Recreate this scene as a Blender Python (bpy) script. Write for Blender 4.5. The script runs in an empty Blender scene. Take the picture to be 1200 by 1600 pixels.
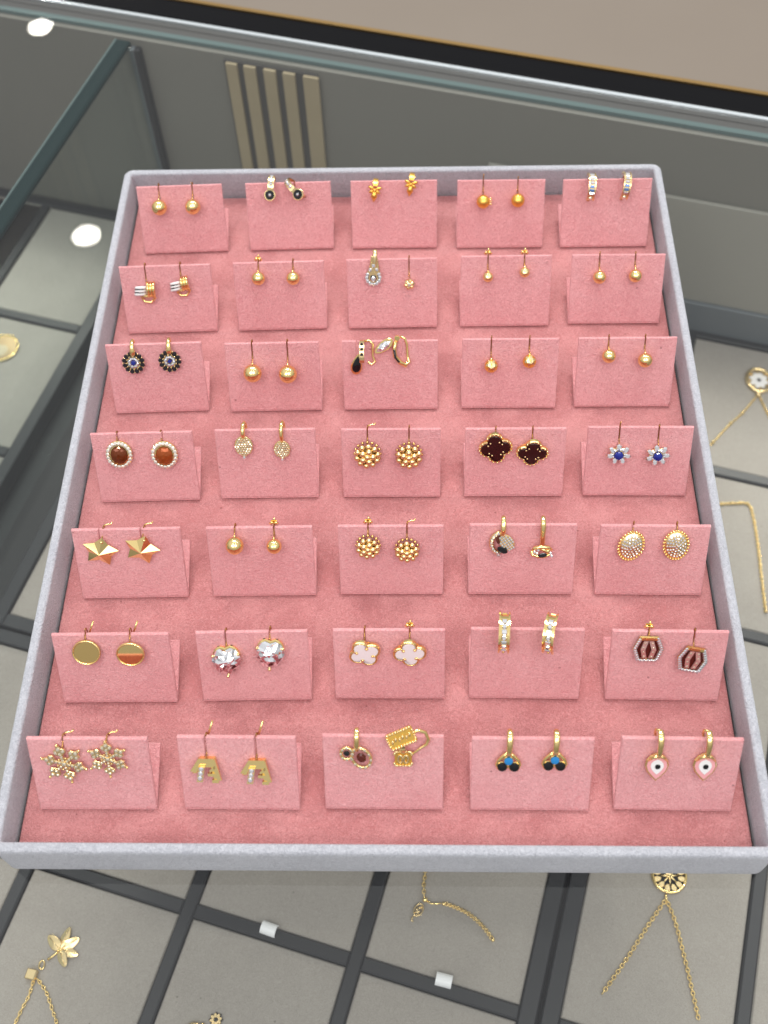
import bpy, math, random
from mathutils import Vector, Matrix, Euler
random.seed(7)
S = bpy.context.scene
COL = S.collection
R = math.radians
MM = 0.001

# ------------------------------------------------------------------ camera
cd = bpy.data.cameras.new("camera")
cam = bpy.data.objects.new("camera", cd); COL.objects.link(cam)
cam.location = (0.01202, -0.10116, 0.37866)
cam.rotation_euler = (R(32.2136), R(1.5067), R(0.7682))
cd.sensor_fit = 'HORIZONTAL'; cd.sensor_width = 36
cd.lens = 36 * 1730.04 / 1200
cd.clip_start = 0.01; cd.clip_end = 50
cd.dof.use_dof = True; cd.dof.focus_distance = 0.425; cd.dof.aperture_fstop = 15
S.camera = cam

# ------------------------------------------------------------------ light (indoor ambient, two ceiling downlights, added lamps)
w = bpy.data.worlds.new("World"); S.world = w; w.use_nodes = True
nt = w.node_tree; nt.nodes.clear()
wo = nt.nodes.new('ShaderNodeOutputWorld'); bg = nt.nodes.new('ShaderNodeBackground')
tc = nt.nodes.new('ShaderNodeTexCoord'); sx = nt.nodes.new('ShaderNodeSeparateXYZ')
mr = nt.nodes.new('ShaderNodeMapRange'); mr.inputs['From Min'].default_value = -0.3; mr.inputs['From Max'].default_value = 0.95
mr.interpolation_type = 'SMOOTHSTEP'
cr = nt.nodes.new('ShaderNodeMix'); cr.data_type = 'RGBA'
cr.inputs[6].default_value = (0.24, 0.235, 0.225, 1); cr.inputs[7].default_value = (0.86, 0.87, 0.89, 1)
nt.links.new(tc.outputs['Generated'], sx.inputs[0]); nt.links.new(sx.outputs['Z'], mr.inputs['Value'])
nt.links.new(mr.outputs[0], cr.inputs[0]); nt.links.new(cr.outputs[2], bg.inputs[0]); nt.links.new(bg.outputs[0], wo.inputs[0])
bg.inputs['Strength'].default_value = 1.0

def area(name, loc, size, power, color, shape='DISK', aim=(0, 0.15, 0), sy=None):
    l = bpy.data.lights.new(name, 'AREA'); l.shape = shape; l.size = size
    if sy: l.size_y = sy
    l.energy = power; l.color = color
    o = bpy.data.objects.new(name, l); COL.objects.link(o); o.location = loc
    o.rotation_euler = (Vector(aim) - Vector(loc)).to_track_quat('-Z', 'Y').to_euler()
    return o
DL = (1.0, 0.97, 0.88)
def disc_light(x, y, p=0.85, s=0.078):
    area('disc_light', (x, y, 2.0), s, p, DL, aim=(x, y, 0))
disc_light(-1.328, 3.459); disc_light(-0.996, 2.408)  # the two ceiling downlights mirrored in the glass
for x, y in ((-0.62, 1.3), (0.15, 1.15), (-0.2, 1.6), (0.55, 1.5), (-0.35, -0.15), (0.5, -0.15), (-0.9, -0.9), (0.2, -0.9), (1.3, -0.6), (1.35, 1.1)):  # more disc lamps, added out of view for highlights on the gold
    disc_light(x, y, 4.6 if y > 1 else 2.0, 0.12)
area('added_soft_panel', (-0.75, -1.25, 2.0), 1.3, 15.0, (1.0, 0.98, 0.95), 'RECTANGLE', sy=1.1)  # unseen soft panels added in front to brighten the card faces
area('added_soft_panel', (0.85, -1.15, 2.0), 1.3, 12.0, (1.0, 0.98, 0.95), 'RECTANGLE', sy=1.1)

area('added_soft_panel', (0.05, 1.12, 2.0), 1.0, 15.0, (1.0, 0.985, 0.95), 'RECTANGLE', aim=(0.05, 0.6, 0), sy=0.45)  # unseen panel added behind, for the shade under the cards
pad_light = area('added_pad_light', (0.1235, 0.3735, -0.013), 1.3, 0.55, (1.0, 0.97, 0.87), 'RECTANGLE', aim=(0.1235, 0.3735, -1), sy=0.005)  # unseen strip lamp added to brighten the rear pads
_q = Matrix.Rotation(R(-16), 4, 'Z') @ Matrix.Rotation(R(-48), 4, 'X')      # along the back panel, tipped towards the pads
pad_light.matrix_world = Matrix.Translation(tuple(Matrix.Rotation(R(-16), 4, 'Z') @ Vector((0.02, 0.3985, -0.0115)))) @ _q
pad_light.data.spread = R(96)
S.view_settings.view_transform = 'Standard'; S.view_settings.look = 'None'
S.view_settings.exposure = 0.0; S.view_settings.gamma = 1.0
S.cycles.max_bounces = 10; S.cycles.transparent_max_bounces = 16
S.cycles.sample_clamp_indirect = 6

# ------------------------------------------------------------------ materials
def pmat(name, col, rough=0.5, metal=0.0, **kw):
    m = bpy.data.materials.new(name); m.use_nodes = True
    b = m.node_tree.nodes['Principled BSDF']
    b.inputs['Base Color'].default_value = (*col, 1); b.inputs['Roughness'].default_value = rough
    b.inputs['Metallic'].default_value = metal
    for k, v in kw.items(): b.inputs[k].default_value = v
    return m
def N(m, t): return m.node_tree.nodes.new(t)
def K(m, a, b): m.node_tree.links.new(a, b)

def felt(name, c0, c1, fib=1500, bump=0.8, big=0.09, dist=0.0009, sheen=0.25, sheen_col=(1, 1, 1), speck=None):
    """short-pile suede: mottled pile colour, fibre relief, a few dark specks"""
    m = pmat(name, c0, 0.95); b = m.node_tree.nodes['Principled BSDF']
    b.inputs['Specular IOR Level'].default_value = 0.15
    b.inputs['Sheen Weight'].default_value = sheen; b.inputs['Sheen Roughness'].default_value = 0.45
    b.inputs['Sheen Tint'].default_value = (*sheen_col, 1)
    tc = N(m, 'ShaderNodeTexCoord')
    oi = N(m, 'ShaderNodeObjectInfo'); va = N(m, 'ShaderNodeVectorMath'); va.operation = 'MULTIPLY_ADD'
    va.inputs[1].default_value = (1, 1, 1)
    cmb = N(m, 'ShaderNodeCombineXYZ'); K(m, oi.outputs['Random'], cmb.inputs[0]); K(m, oi.outputs['Random'], cmb.inputs[2])
    K(m, tc.outputs['Object'], va.inputs[0]); K(m, cmb.outputs[0], va.inputs[2])
    V = va.outputs[0]
    n1 = N(m, 'ShaderNodeTexNoise'); n1.inputs['Scale'].default_value = fib; n1.inputs['Detail'].default_value = 3; n1.inputs['Distortion'].default_value = 1.6
    n2 = N(m, 'ShaderNodeTexNoise'); n2.inputs['Scale'].default_value = 45; n2.inputs['Detail'].default_value = 3
    n3 = N(m, 'ShaderNodeTexNoise'); n3.inputs['Scale'].default_value = fib * 0.6; n3.inputs['Detail'].default_value = 1.5; n3.inputs['Distortion'].default_value = 2.2
    for n in (n1, n2, n3): K(m, V, n.inputs['Vector'])
    mx = N(m, 'ShaderNodeMix'); mx.data_type = 'RGBA'
    mx.inputs[6].default_value = (*c0, 1); mx.inputs[7].default_value = (*c1, 1)
    a1 = N(m, 'ShaderNodeMath'); a1.operation = 'MULTIPLY_ADD'; a1.inputs[1].default_value = 2.8; a1.inputs[2].default_value = -.9
    K(m, n3.outputs['Fac'], a1.inputs[0])
    a2 = N(m, 'ShaderNodeMath'); a2.operation = 'MULTIPLY_ADD'; a2.inputs[1].default_value = big * 10
    K(m, n2.outputs['Fac'], a2.inputs[0]); 
    a3 = N(m, 'ShaderNodeMath'); a3.operation = 'SUBTRACT'; a3.inputs[1].default_value = big * 5 ; K(m, a1.outputs[0], a3.inputs[0]); K(m, a3.outputs[0], a2.inputs[2])
    cl = N(m, 'ShaderNodeClamp'); K(m, a2.outputs[0], cl.inputs[0])
    K(m, cl.outputs[0], mx.inputs[0])
    last = mx.outputs[2]
    if speck:
        vo = N(m, 'ShaderNodeTexVoronoi'); vo.inputs['Scale'].default_value = 75; K(m, V, vo.inputs['Vector'])
        lt = N(m, 'ShaderNodeMath'); lt.operation = 'LESS_THAN'; lt.inputs[1].default_value = 0.035; K(m, vo.outputs['Distance'], lt.inputs[0])
        lm = N(m, 'ShaderNodeMath'); lm.operation = 'MULTIPLY'; lm.inputs[1].default_value = 0.55; K(m, lt.outputs[0], lm.inputs[0])
        ms = N(m, 'ShaderNodeMix'); ms.data_type = 'RGBA'; ms.inputs[7].default_value = (*speck, 1)
        K(m, lm.outputs[0], ms.inputs[0]); K(m, last, ms.inputs[6]); last = ms.outputs[2]
    K(m, last, b.inputs['Base Color'])
    ad = N(m, 'ShaderNodeMath'); ad.operation = 'ADD'; K(m, n1.outputs['Fac'], ad.inputs[0]); K(m, n3.outputs['Fac'], ad.inputs[1])
    bp = N(m, 'ShaderNodeBump'); bp.inputs['Strength'].default_value = bump; bp.inputs['Distance'].default_value = dist
    K(m, ad.outputs[0], bp.inputs['Height']); K(m, bp.outputs[0], b.inputs['Normal'])
    return m

M = {}
M['pink'] = felt('pink_suede_card', (0.80, 0.325, 0.345), (0.96, 0.485, 0.505), speck=(0.3, 0.08, 0.08), sheen=.3, sheen_col=(1, .85, .86))
M['lining'] = felt('pink_suede_lining', (0.55, 0.205, 0.21), (0.73, 0.325, 0.33), big=0.24, speck=(0.25, 0.06, 0.06), sheen_col=(1, .75, .75))
M['lavender'] = felt('lavender_grey_suede', (0.40, 0.41, 0.46), (0.54, 0.55, 0.605), fib=1100, bump=0.8, dist=0.0008, sheen=0.3)
M['grey_pad'] = felt('grey_suede_pad', (0.28, 0.255, 0.23), (0.345, 0.32, 0.29), bump=0.3, sheen=0.15, speck=(0.08, 0.07, 0.06))
def gold(name, col, rough):
    m = pmat(name, col, rough, 1.0); b = m.node_tree.nodes['Principled BSDF']
    tc = N(m, 'ShaderNodeTexCoord'); n = N(m, 'ShaderNodeTexNoise'); n.inputs['Scale'].default_value = 700
    mr = N(m, 'ShaderNodeMapRange'); mr.inputs['To Min'].default_value = rough * 0.7; mr.inputs['To Max'].default_value = rough * 1.5
    K(m, tc.outputs['Object'], n.inputs['Vector']); K(m, n.outputs['Fac'], mr.inputs['Value']); K(m, mr.outputs[0], b.inputs['Roughness'])
    return m
M['gold'] = gold('polished_gold', (1.0, 0.76, 0.33), 0.05)
M['goldsat'] = gold('satin_gold', (0.95, 0.58, 0.13), 0.3)
M['goldpale'] = gold('pale_gold', (0.93, 0.72, 0.38), 0.2)
M['golddark'] = gold('antique_gold', (0.75, 0.50, 0.20), 0.22)
M['core_shade'] = gold('bead_gap_shade', (0.20, 0.12, 0.05), 0.4)
M['golddisc_dark'] = gold('disc_gold_dark_reflection', (0.78, 0.55, 0.22), 0.05)
M['wire'] = gold('gold_wire', (0.50, 0.27, 0.09), 0.2)
M['chain'] = gold('chain_gold', (0.95, 0.72, 0.32), 0.28)
M['stone'] = pmat('clear_stone', (0.86, 0.86, 0.88), 0.06, 0.9)
M['crystal'] = pmat('clear_crystal', (0.96, 0.96, 0.98), 0.02, 1.0)
M['champ'] = pmat('champagne_stone', (0.86, 0.78, 0.62), 0.1, 0.85)
M['ivory'] = pmat('ivory_stone', (0.92, 0.88, 0.78), 0.1, 0.7)
M['black'] = pmat('black_enamel', (0.006, 0.006, 0.008), 0.12)
M['blackstone'] = pmat('black_stone', (0.01, 0.01, 0.014), 0.08)
M['onyx'] = pmat('dark_red_onyx', (0.028, 0.004, 0.004), 0.22)
M['mop'] = pmat('mother_of_pearl', (0.86, 0.80, 0.82), 0.18)
M['sapph'] = pmat('sapphire', (0.01, 0.02, 0.22), 0.06)
M['blue'] = pmat('blue_baguette', (0.13, 0.24, 0.50), 0.1, 0.4)
M['opal'] = pmat('blue_opal', (0.02, 0.22, 0.55), 0.2)
M['amber'] = pmat('brown_crystal', (0.16, 0.035, 0.008), 0.05, 0.35)
M['topaz'] = pmat('amber_crystal', (0.34, 0.075, 0.015), 0.05, 0.4)
M['pinken'] = pmat('pink_enamel', (0.80, 0.36, 0.38), 0.2)
M['white'] = pmat('white_enamel', (0.82, 0.80, 0.80), 0.25)
M['pearl'] = pmat('pale_bead', (0.88, 0.74, 0.62), 0.22, 0.75)
M['darkred'] = pmat('dark_garnet', (0.09, 0.012, 0.008), 0.15)
M['pinkstone'] = pmat('rose_stone', (0.75, 0.42, 0.38), 0.12, 0.6)
M['frame'] = pmat('charcoal_frame', (0.014, 0.015, 0.018), 0.42)
M['dark'] = pmat('dark_gap', (0.010, 0.011, 0.012), 0.6)
M['tag'] = pmat('white_tag', (0.82, 0.83, 0.85), 0.4)
def noisy(name, c0, c1, scale, rough, metal=0):
    m = pmat(name, c0, rough, metal); b = m.node_tree.nodes['Principled BSDF']
    tc = N(m, 'ShaderNodeTexCoord'); n = N(m, 'ShaderNodeTexNoise'); n.inputs['Scale'].default_value = scale; n.inputs['Detail'].default_value = 5
    mx = N(m, 'ShaderNodeMix'); mx.data_type = 'RGBA'; mx.inputs[6].default_value = (*c0, 1); mx.inputs[7].default_value = (*c1, 1)
    K(m, tc.outputs['Object'], n.inputs['Vector']); K(m, n.outputs['Fac'], mx.inputs[0]); K(m, mx.outputs[2], b.inputs['Base Color'])
    return m
M['wall'] = noisy('case_back_panel', (0.155, 0.15, 0.132), (0.19, 0.185, 0.165), 6, 0.5)
M['wall_lighter'] = noisy('case_wall_light_step', (0.27, 0.262, 0.23), (0.31, 0.30, 0.27), 6, 0.5)
M['skirt'] = noisy('steel_skirting', (0.11, 0.13, 0.145), (0.15, 0.165, 0.18), 12, 0.35)
M['stripe_reflection'] = noisy('cream_stripe_reflection', (0.28, 0.23, 0.14), (0.37, 0.305, 0.20), 30, 0.5)  # tone of the stripes reflected in the glass
M['beige'] = noisy('beige_laminate', (0.165, 0.134, 0.107), (0.19, 0.157, 0.127), 9, 0.55)
M['brass'] = gold('brass_trim', (0.26, 0.17, 0.07), 0.5)
M['blackrail'] = pmat('black_rail', (0.003, 0.003, 0.004), 0.3, 0.0, **{'Specular IOR Level': 0.08})
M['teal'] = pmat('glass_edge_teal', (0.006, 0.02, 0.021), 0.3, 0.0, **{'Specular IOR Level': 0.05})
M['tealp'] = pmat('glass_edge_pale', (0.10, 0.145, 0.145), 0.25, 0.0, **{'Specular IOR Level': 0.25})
M['dark_band'] = pmat('grey_band', (0.055, 0.052, 0.05), 0.5)
M['shine'] = pmat('bevel_highlight', (0.88, 0.94, 0.97), 0.12, 0.8)
def glass(name, tint, k0):
    m = bpy.data.materials.new(name); m.use_nodes = True; t = m.node_tree; t.nodes.clear()
    o = N(m, 'ShaderNodeOutputMaterial'); tr = N(m, 'ShaderNodeBsdfTransparent'); gl = N(m, 'ShaderNodeBsdfGlossy')
    tr.inputs[0].default_value = (*tint, 1); gl.inputs['Roughness'].default_value = 0.0
    ge = N(m, 'ShaderNodeNewGeometry'); dt = N(m, 'ShaderNodeVectorMath'); dt.operation = 'DOT_PRODUCT'
    K(m, ge.outputs['Incoming'], dt.inputs[0]); K(m, ge.outputs['Normal'], dt.inputs[1])
    ab = N(m, 'ShaderNodeMath'); ab.operation = 'ABSOLUTE'; K(m, dt.outputs['Value'], ab.inputs[0])
    iv = N(m, 'ShaderNodeMath'); iv.operation = 'SUBTRACT'; iv.inputs[0].default_value = 1.0; K(m, ab.outputs[0], iv.inputs[1])
    pw = N(m, 'ShaderNodeMath'); pw.operation = 'POWER'; pw.inputs[1].default_value = 5.0; K(m, iv.outputs[0], pw.inputs[0])
    ma = N(m, 'ShaderNodeMath'); ma.operation = 'MULTIPLY_ADD'; ma.inputs[1].default_value = 1 - k0; ma.inputs[2].default_value = k0; K(m, pw.outputs[0], ma.inputs[0])
    mx = N(m, 'ShaderNodeMixShader'); K(m, ma.outputs[0], mx.inputs[0]); K(m, tr.outputs[0], mx.inputs[1]); K(m, gl.outputs[0], mx.inputs[2])
    K(m, mx.outputs[0], o.inputs[0]); return m
M['glass'] = glass('counter_glass', (0.96, 0.975, 0.965), 0.062)
M['glassv'] = glass('partition_glass', (0.90, 0.94, 0.93), 0.02)

# ------------------------------------------------------------------ mesh helpers
class MB:
    def __init__(s, sc=MM): s.v = []; s.f = []; s.sm = []; s.mi = []; s.m = Matrix(); s.sc = sc; s.cur = 0
    def add(s, vs, fs, smooth=True):
        o = len(s.v)
        s.v += [tuple((s.m @ Vector(p)) * s.sc) for p in vs]
        s.f += [tuple(i + o for i in f) for f in fs]; s.sm += [smooth] * len(fs); s.mi += [s.cur] * len(fs)
        return s
    def box(s, c, d, rot=None):
        M_ = rot or Matrix(); x, y, z = d[0] / 2, d[1] / 2, d[2] / 2
        vs = [Vector(c) + (M_ @ Vector((a * x, b * y, e * z))) for e in (-1, 1) for b in (-1, 1) for a in (-1, 1)]
        return s.add(vs, [(0, 2, 3, 1), (4, 5, 7, 6), (0, 1, 5, 4), (2, 6, 7, 3), (0, 4, 6, 2), (1, 3, 7, 5)], False)
    def ball(s, c, r, n=12, m=8, sc=(1, 1, 1), smooth=True):
        vs = [(0, 0, 1)]
        for i in range(1, m):
            t = math.pi * i / m
            vs += [(math.sin(t) * math.cos(2 * math.pi * j / n), math.sin(t) * math.sin(2 * math.pi * j / n), math.cos(t)) for j in range(n)]
        vs.append((0, 0, -1)); fs = [(0, 1 + j, 1 + (j + 1) % n) for j in range(n)]
        for i in range(m - 2):
            a = 1 + i * n
            fs += [(a + j, a + n + j, a + n + (j + 1) % n, a + (j + 1) % n) for j in range(n)]
        a = 1 + (m - 2) * n; e = len(vs) - 1
        fs += [(a + j, e, a + (j + 1) % n) for j in range(n)]
        return s.add([Vector(c) + Vector((p[0] * r * sc[0], p[1] * r * sc[1], p[2] * r * sc[2])) for p in vs], fs, smooth)
    def tube(s, pts, r, n=8, closed=False, smooth=True):
        P = [Vector(p) for p in pts]; k = len(P); rr = r if isinstance(r, (list, tuple)) else [r] * k
        vs = []; up = None
        for i, p in enumerate(P):
            if closed: d = P[(i + 1) % k] - P[i - 1]
            else: d = P[min(i + 1, k - 1)] - P[max(i - 1, 0)]
            d = d.normalized() if d.length > 1e-9 else Vector((0, 0, 1))
            if up is None:
                up = d.cross(Vector((0.12, 0.2, 1)))
                if up.length < 1e-3: up = d.cross(Vector((1, 0, 0)))
            up = (up - d * up.dot(d)).normalized(); b = d.cross(up)
            vs += [p + (up * math.cos(2 * math.pi * j / n) + b * math.sin(2 * math.pi * j / n)) * rr[i] for j in range(n)]
        fs = []
        for i in range(k if closed else k - 1):
            a = i * n; c = ((i + 1) % k) * n
            fs += [(a + j, a + (j + 1) % n, c + (j + 1) % n, c + j) for j in range(n)]
        if not closed: fs += [tuple(range(n - 1, -1, -1)), tuple(range((k - 1) * n, k * n))]
        return s.add(vs, fs, smooth)
    def strip(s, pts, wd, th, side=(1, 0, 0), rnd=False):
        if rnd:
            return s.rstrip_(pts, wd, th)
        """flat bar swept along pts; wd along side, th across it"""
        P = [Vector(p) for p in pts]; k = len(P); W = Vector(side).normalized(); vs = []
        for i, p in enumerate(P):
            d = (P[min(i + 1, k - 1)] - P[max(i - 1, 0)]).normalized(); nn = W.cross(d).normalized()
            ww = (wd[i] if isinstance(wd, (list, tuple)) else wd) / 2
            vs += [p + W * ww + nn * th / 2, p - W * ww + nn * th / 2, p - W * ww - nn * th / 2, p + W * ww - nn * th / 2]
        fs = []
        for i in range(k - 1):
            a = i * 4; c = a + 4
            fs += [(a + j, a + (j + 1) % 4, c + (j + 1) % 4, c + j) for j in range(4)]
        fs += [(3, 2, 1, 0), tuple(range(4 * k - 4, 4 * k))]
        return s.add(vs, fs, False)
    def rstrip_(s, pts, wd, th, n=10):
        P = [Vector(p) for p in tcurve3(pts, 4)]; k = len(P); m_ = len(pts); vs = []; W = Vector((1, 0, 0))
        for i, p in enumerate(P):
            d = (P[min(i + 1, k - 1)] - P[max(i - 1, 0)]).normalized(); nn = W.cross(d).normalized()
            q = i / (k - 1) * (m_ - 1); j = min(int(q), m_ - 2); w_ = (wd[j] + (wd[j + 1] - wd[j]) * (q - j)) if isinstance(wd, (list, tuple)) else wd
            vs += [p + W * (w_ / 2 * math.copysign(abs(math.cos(a)) ** .7, math.cos(a))) + nn * (th / 2 * math.sin(a)) for a in [2 * math.pi * t / n for t in range(n)]]
        fs = []
        for i in range(k - 1):
            a = i * n; c = a + n; fs += [(a + j, a + (j + 1) % n, c + (j + 1) % n, c + j) for j in range(n)]
        fs += [tuple(range(n - 1, -1, -1)), tuple(range((k - 1) * n, k * n))]
        return s.add(vs, fs, True)
    def prism(s, out, z0, z1, b=0.0, axis='z', smooth=False, dome=0.0):
        """outline (counter-clockwise) extruded z0..z1 with bevels b; axis x maps (a,b,z)->(z,a,b)"""
        n = len(out); P = [Vector((p[0], p[1])) for p in out]
        def inset(t):
            r = []
            for i in range(n):
                e1 = (P[i] - P[i - 1]).normalized(); e2 = (P[(i + 1) % n] - P[i]).normalized()
                n1 = Vector((-e1.y, e1.x)); n2 = Vector((-e2.y, e2.x)); q = n1 + n2
                l = q.length_squared
                q = q * (2 / l) if l > 0.2 else n1
                r.append(P[i] + q * t)
            return r
        rings = [(inset(b), z0), (P, z0 + b), (P, z1 - b), (inset(b), z1)] if b > 0 else [(P, z0), (P, z1)]
        vs = [(q.x, q.y, z) for ring, z in rings for q in ring]
        if axis == 'x': vs = [(z, a, c) for a, c, z in vs]
        fs = []
        for k in range(len(rings) - 1):
            fs += [(k * n + i, k * n + (i + 1) % n, (k + 1) * n + (i + 1) % n, (k + 1) * n + i) for i in range(n)]
        L = (len(rings) - 1) * n
        fs.append(tuple(range(n - 1, -1, -1)))
        if dome:
            cx = sum(p.x for p in P) / n; cy = sum(p.y for p in P) / n; o = len(vs); vs.append((cx, cy, z1 + dome))
            fs += [(L + i, L + (i + 1) % n, o) for i in range(n)]
        else: fs.append(tuple(range(L, L + n)))
        return s.add(vs, fs, smooth)
    def gem(s, c, r, nrm=(0, 0, 1), n=8, asp=1.0, ang=0.0, h=0.45):
        q = Vector(nrm).normalized().to_track_quat('Z', 'Y').to_matrix()
        def P(a, rr, z):
            x, y = rr * math.cos(a) * asp, rr * math.sin(a)
            x, y = x * math.cos(ang) - y * math.sin(ang), x * math.sin(ang) + y * math.cos(ang)
            return Vector(c) + q @ Vector((x, y, z))
        vs = [P(2 * math.pi * i / n, r, 0) for i in range(n)] + [P(2 * math.pi * (i + .5) / n, r * .58, r * h) for i in range(n)] + [P(0, 0, -r * .6)]
        fs = []
        for i in range(n):
            j = (i + 1) % n
            fs += [(i, j, n + i), (n + i, j, n + j), (j, i, 2 * n)]
        fs.append(tuple(range(n, 2 * n)))
        return s.add(vs, fs, False)
    def facets(s, c, r, n=9, rings=3, h=0.7, asp=1.0, jit=0.12, seed=1, shape=None):
        """big faceted stone: domed rings with staggered facets"""
        rnd = random.Random(seed); vs = []; 
        for k in range(rings + 1):
            t = k / (rings + 0.6); rr = 1 - t ** 1.4; z = h * math.sin(t * math.pi / 2)
            for i in range(n):
                a = 2 * math.pi * (i + .5 * (k % 2)) / n; q = rr * (1 + (rnd.random() - .5) * jit * (k > 0)); sh = shape(a) if shape else 1
                vs.append((c[0] + q * sh * r * math.cos(a) * asp, c[1] + q * sh * r * math.sin(a), c[2] + z * r * (1 + (rnd.random() - .5) * jit)))
        fs = []
        for k in range(rings):
            for i in range(n):
                a, b_ = k * n + i, k * n + (i + 1) % n; c_, d = a + n, b_ + n
                fs += [(a, b_, c_), (b_, d, c_)] if k % 2 == 0 else [(a, b_, d), (a, d, c_)]
        fs.append(tuple(range(rings * n, rings * n + n)))
        return s.add(vs, fs, False)
    def build(s, name, mat, parent=None, label=None, kind=None, shade=None):
        me = bpy.data.meshes.new(name); me.from_pydata(s.v, [], s.f); me.update()
        for p_, a, mi in zip(me.polygons, s.sm, s.mi): p_.use_smooth = a; p_.material_index = mi
        for m_ in (mat if isinstance(mat, list) else [mat]): me.materials.append(M[m_] if isinstance(m_, str) else m_)
        o = bpy.data.objects.new(name, me); COL.objects.link(o)
        if parent: o.parent = parent
        if label: o['label'] = label
        if kind: o['kind'] = kind
        return o
def thing(name, label, cat, loc=(0, 0, 0), rot=None, group=None):
    o = bpy.data.objects.new(name, None); COL.objects.link(o); o.empty_display_size = 0.005
    o.location = loc
    if rot is not None: o.rotation_euler = rot.to_euler() if isinstance(rot, Matrix) else rot
    o['label'] = label; o['category'] = cat
    if group: o['group'] = group
    return o
def tcurve3(pts, n=4):
    P = [Vector(p) for p in pts]; out = []
    for i in range(len(P) - 1):
        p0, p1, p2, p3 = P[max(i - 1, 0)], P[i], P[i + 1], P[min(i + 2, len(P) - 1)]
        for k in range(n):
            t = k / n
            out.append(.5 * ((2 * p1) + (-p0 + p2) * t + (2 * p0 - 5 * p1 + 4 * p2 - p3) * t * t + (-p0 + 3 * p1 - 3 * p2 + p3) * t ** 3))
    out.append(P[-1]); return out
def circ(r, n, cx=0, cy=0, ry=None, ph=0): return [(cx + r * math.cos(2 * math.pi * i / n + ph), cy + (ry or r) * math.sin(2 * math.pi * i / n + ph)) for i in range(n)]
def rrect(hx, hy, r, n=6):
    out = []
    for cx, cy, a0 in ((hx - r, hy - r, 0), (-hx + r, hy - r, 90), (-hx + r, -hy + r, 180), (hx - r, -hy + r, 270)):
        out += [(cx + r * math.cos(R(a0 + 90 * i / n)), cy + r * math.sin(R(a0 + 90 * i / n))) for i in range(n + 1)]
    return out
def RZ(a): return Matrix.Rotation(R(a), 4, 'Z')
def RX(a): return Matrix.Rotation(R(a), 4, 'X')
def RY(a): return Matrix.Rotation(R(a), 4, 'Y')
def T(x, y, z): return Matrix.Translation((x, y, z))

GZ = -0.0065          # top of the counter glass
# ------------------------------------------------------------------ glass display case (turned 16 degrees to the tray)
TH = -16
case = thing('display_case', 'glass topped display case under the pink tray, grey back panel and black rear rail', 'display case', (0, 0, GZ), Euler((0, 0, R(TH))))
def cbox(name, mat, u0, u1, v0, v1, z0, z1, label=None, parent=case, bev=0):
    mb = MB()
    z0 -= GZ * 1e3; z1 -= GZ * 1e3
    mb.prism([(u0, v0), (u1, v0), (u1, v1), (u0, v1)], z0, z1, bev)
    return mb.build(name, mat, parent, label)
# glass slab: top face reflective glass, rear edge and its reflections put into strip colours
mb = MB(); U0, U1, V0, V1 = -900, 700, -500, 420.5
mb.add([(U0, V0, 0), (U1, V0, 0), (U1, V1, 0), (U0, V1, 0)], [(0, 1, 2, 3)], False)
gt = mb.build('glass_top', 'glass', case)
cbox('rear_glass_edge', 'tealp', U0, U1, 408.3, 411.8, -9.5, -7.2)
cbox('rear_edge_band_outer', 'dark_band', U0, U1, 416.9, 420.6, -9.0, -7.0)  # tone band of the glass edge, put in as a flat strip
cbox('bevel_highlight', 'shine', U0, U1, 420.7, 423.0, -8.0, -5.6)  # bright highlight along the glass edge, put in as a pale strip
cbox('rear_edge_band', 'dark_band', U0, U1, 411.9, 416.8, -9.6, -7.4)
cbox('rear_rail', 'blackrail', U0, U1, 423.1, 438.8, -30, -5.0, bev=.5)
cbox('brass_trim', 'brass', U0, U1, 438.9, 441.6, -30, -4.2)
cbox('back_panel', 'wall', U0, U1, 405, 412, -162, -9.6)
cbox('back_wall_light_step', 'wall_lighter', -60, U1, 402.5, 404.9, -125.5, -51, bev=.4)  # light step on the back wall, put in as a lighter sheet
cbox('skirting', 'skirt', -60, U1, 400.5, 404.9, -150, -125.6, bev=.4)
cbox('stripe_reflection_gaps', 'dark_band', -216, -160, 403.4, 404.9, -155, -12)  # dark gaps between the reflected stripes, put in as a sheet
for uc, wd in ((-211, 6.8), (-200, 7.2), (-188, 7.2), (-176.5, 7.2), (-163.5, 9)):
    cbox('stripe_reflection', 'stripe_reflection', uc - wd / 2, uc + wd / 2, 401.5, 403.3, -155, -12.5, bev=.4)  # reflected stripes built as solid strips on the back panel
# glass partition between the left compartment and the rest
part = cbox('glass_partition', 'glassv', -279, -271, -490, 399.5, -152, -11)
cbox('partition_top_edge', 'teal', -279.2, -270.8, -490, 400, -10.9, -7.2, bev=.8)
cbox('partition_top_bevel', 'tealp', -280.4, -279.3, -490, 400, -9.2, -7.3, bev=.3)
cbox('corner_profile', 'frame', -270.7, -267.5, 400.4, 404.8, -152, -14)
cbox('corner_seal', 'skirt', -273.5, -270.9, 400.4, 404.8, -152, -14)
cbox('case_floor', 'dark', U0, U1, V0, 412, -175, -163)
bc = MB(); bc.prism([(U0, 441.7), (U1, 441.7), (U1, 1100), (U0, 1100)], -20, 1.0)
bco = bc.build('back_counter', 'beige'); bco.location = (0, 0, GZ); bco.rotation_euler = (0, 0, R(TH))
bco['label'] = 'plain beige laminate surface behind the black rail, top right of picture'; bco['kind'] = 'structure'

def UV(u, v, z): q = RZ(TH) @ Vector((u, v, z)); return q
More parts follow.
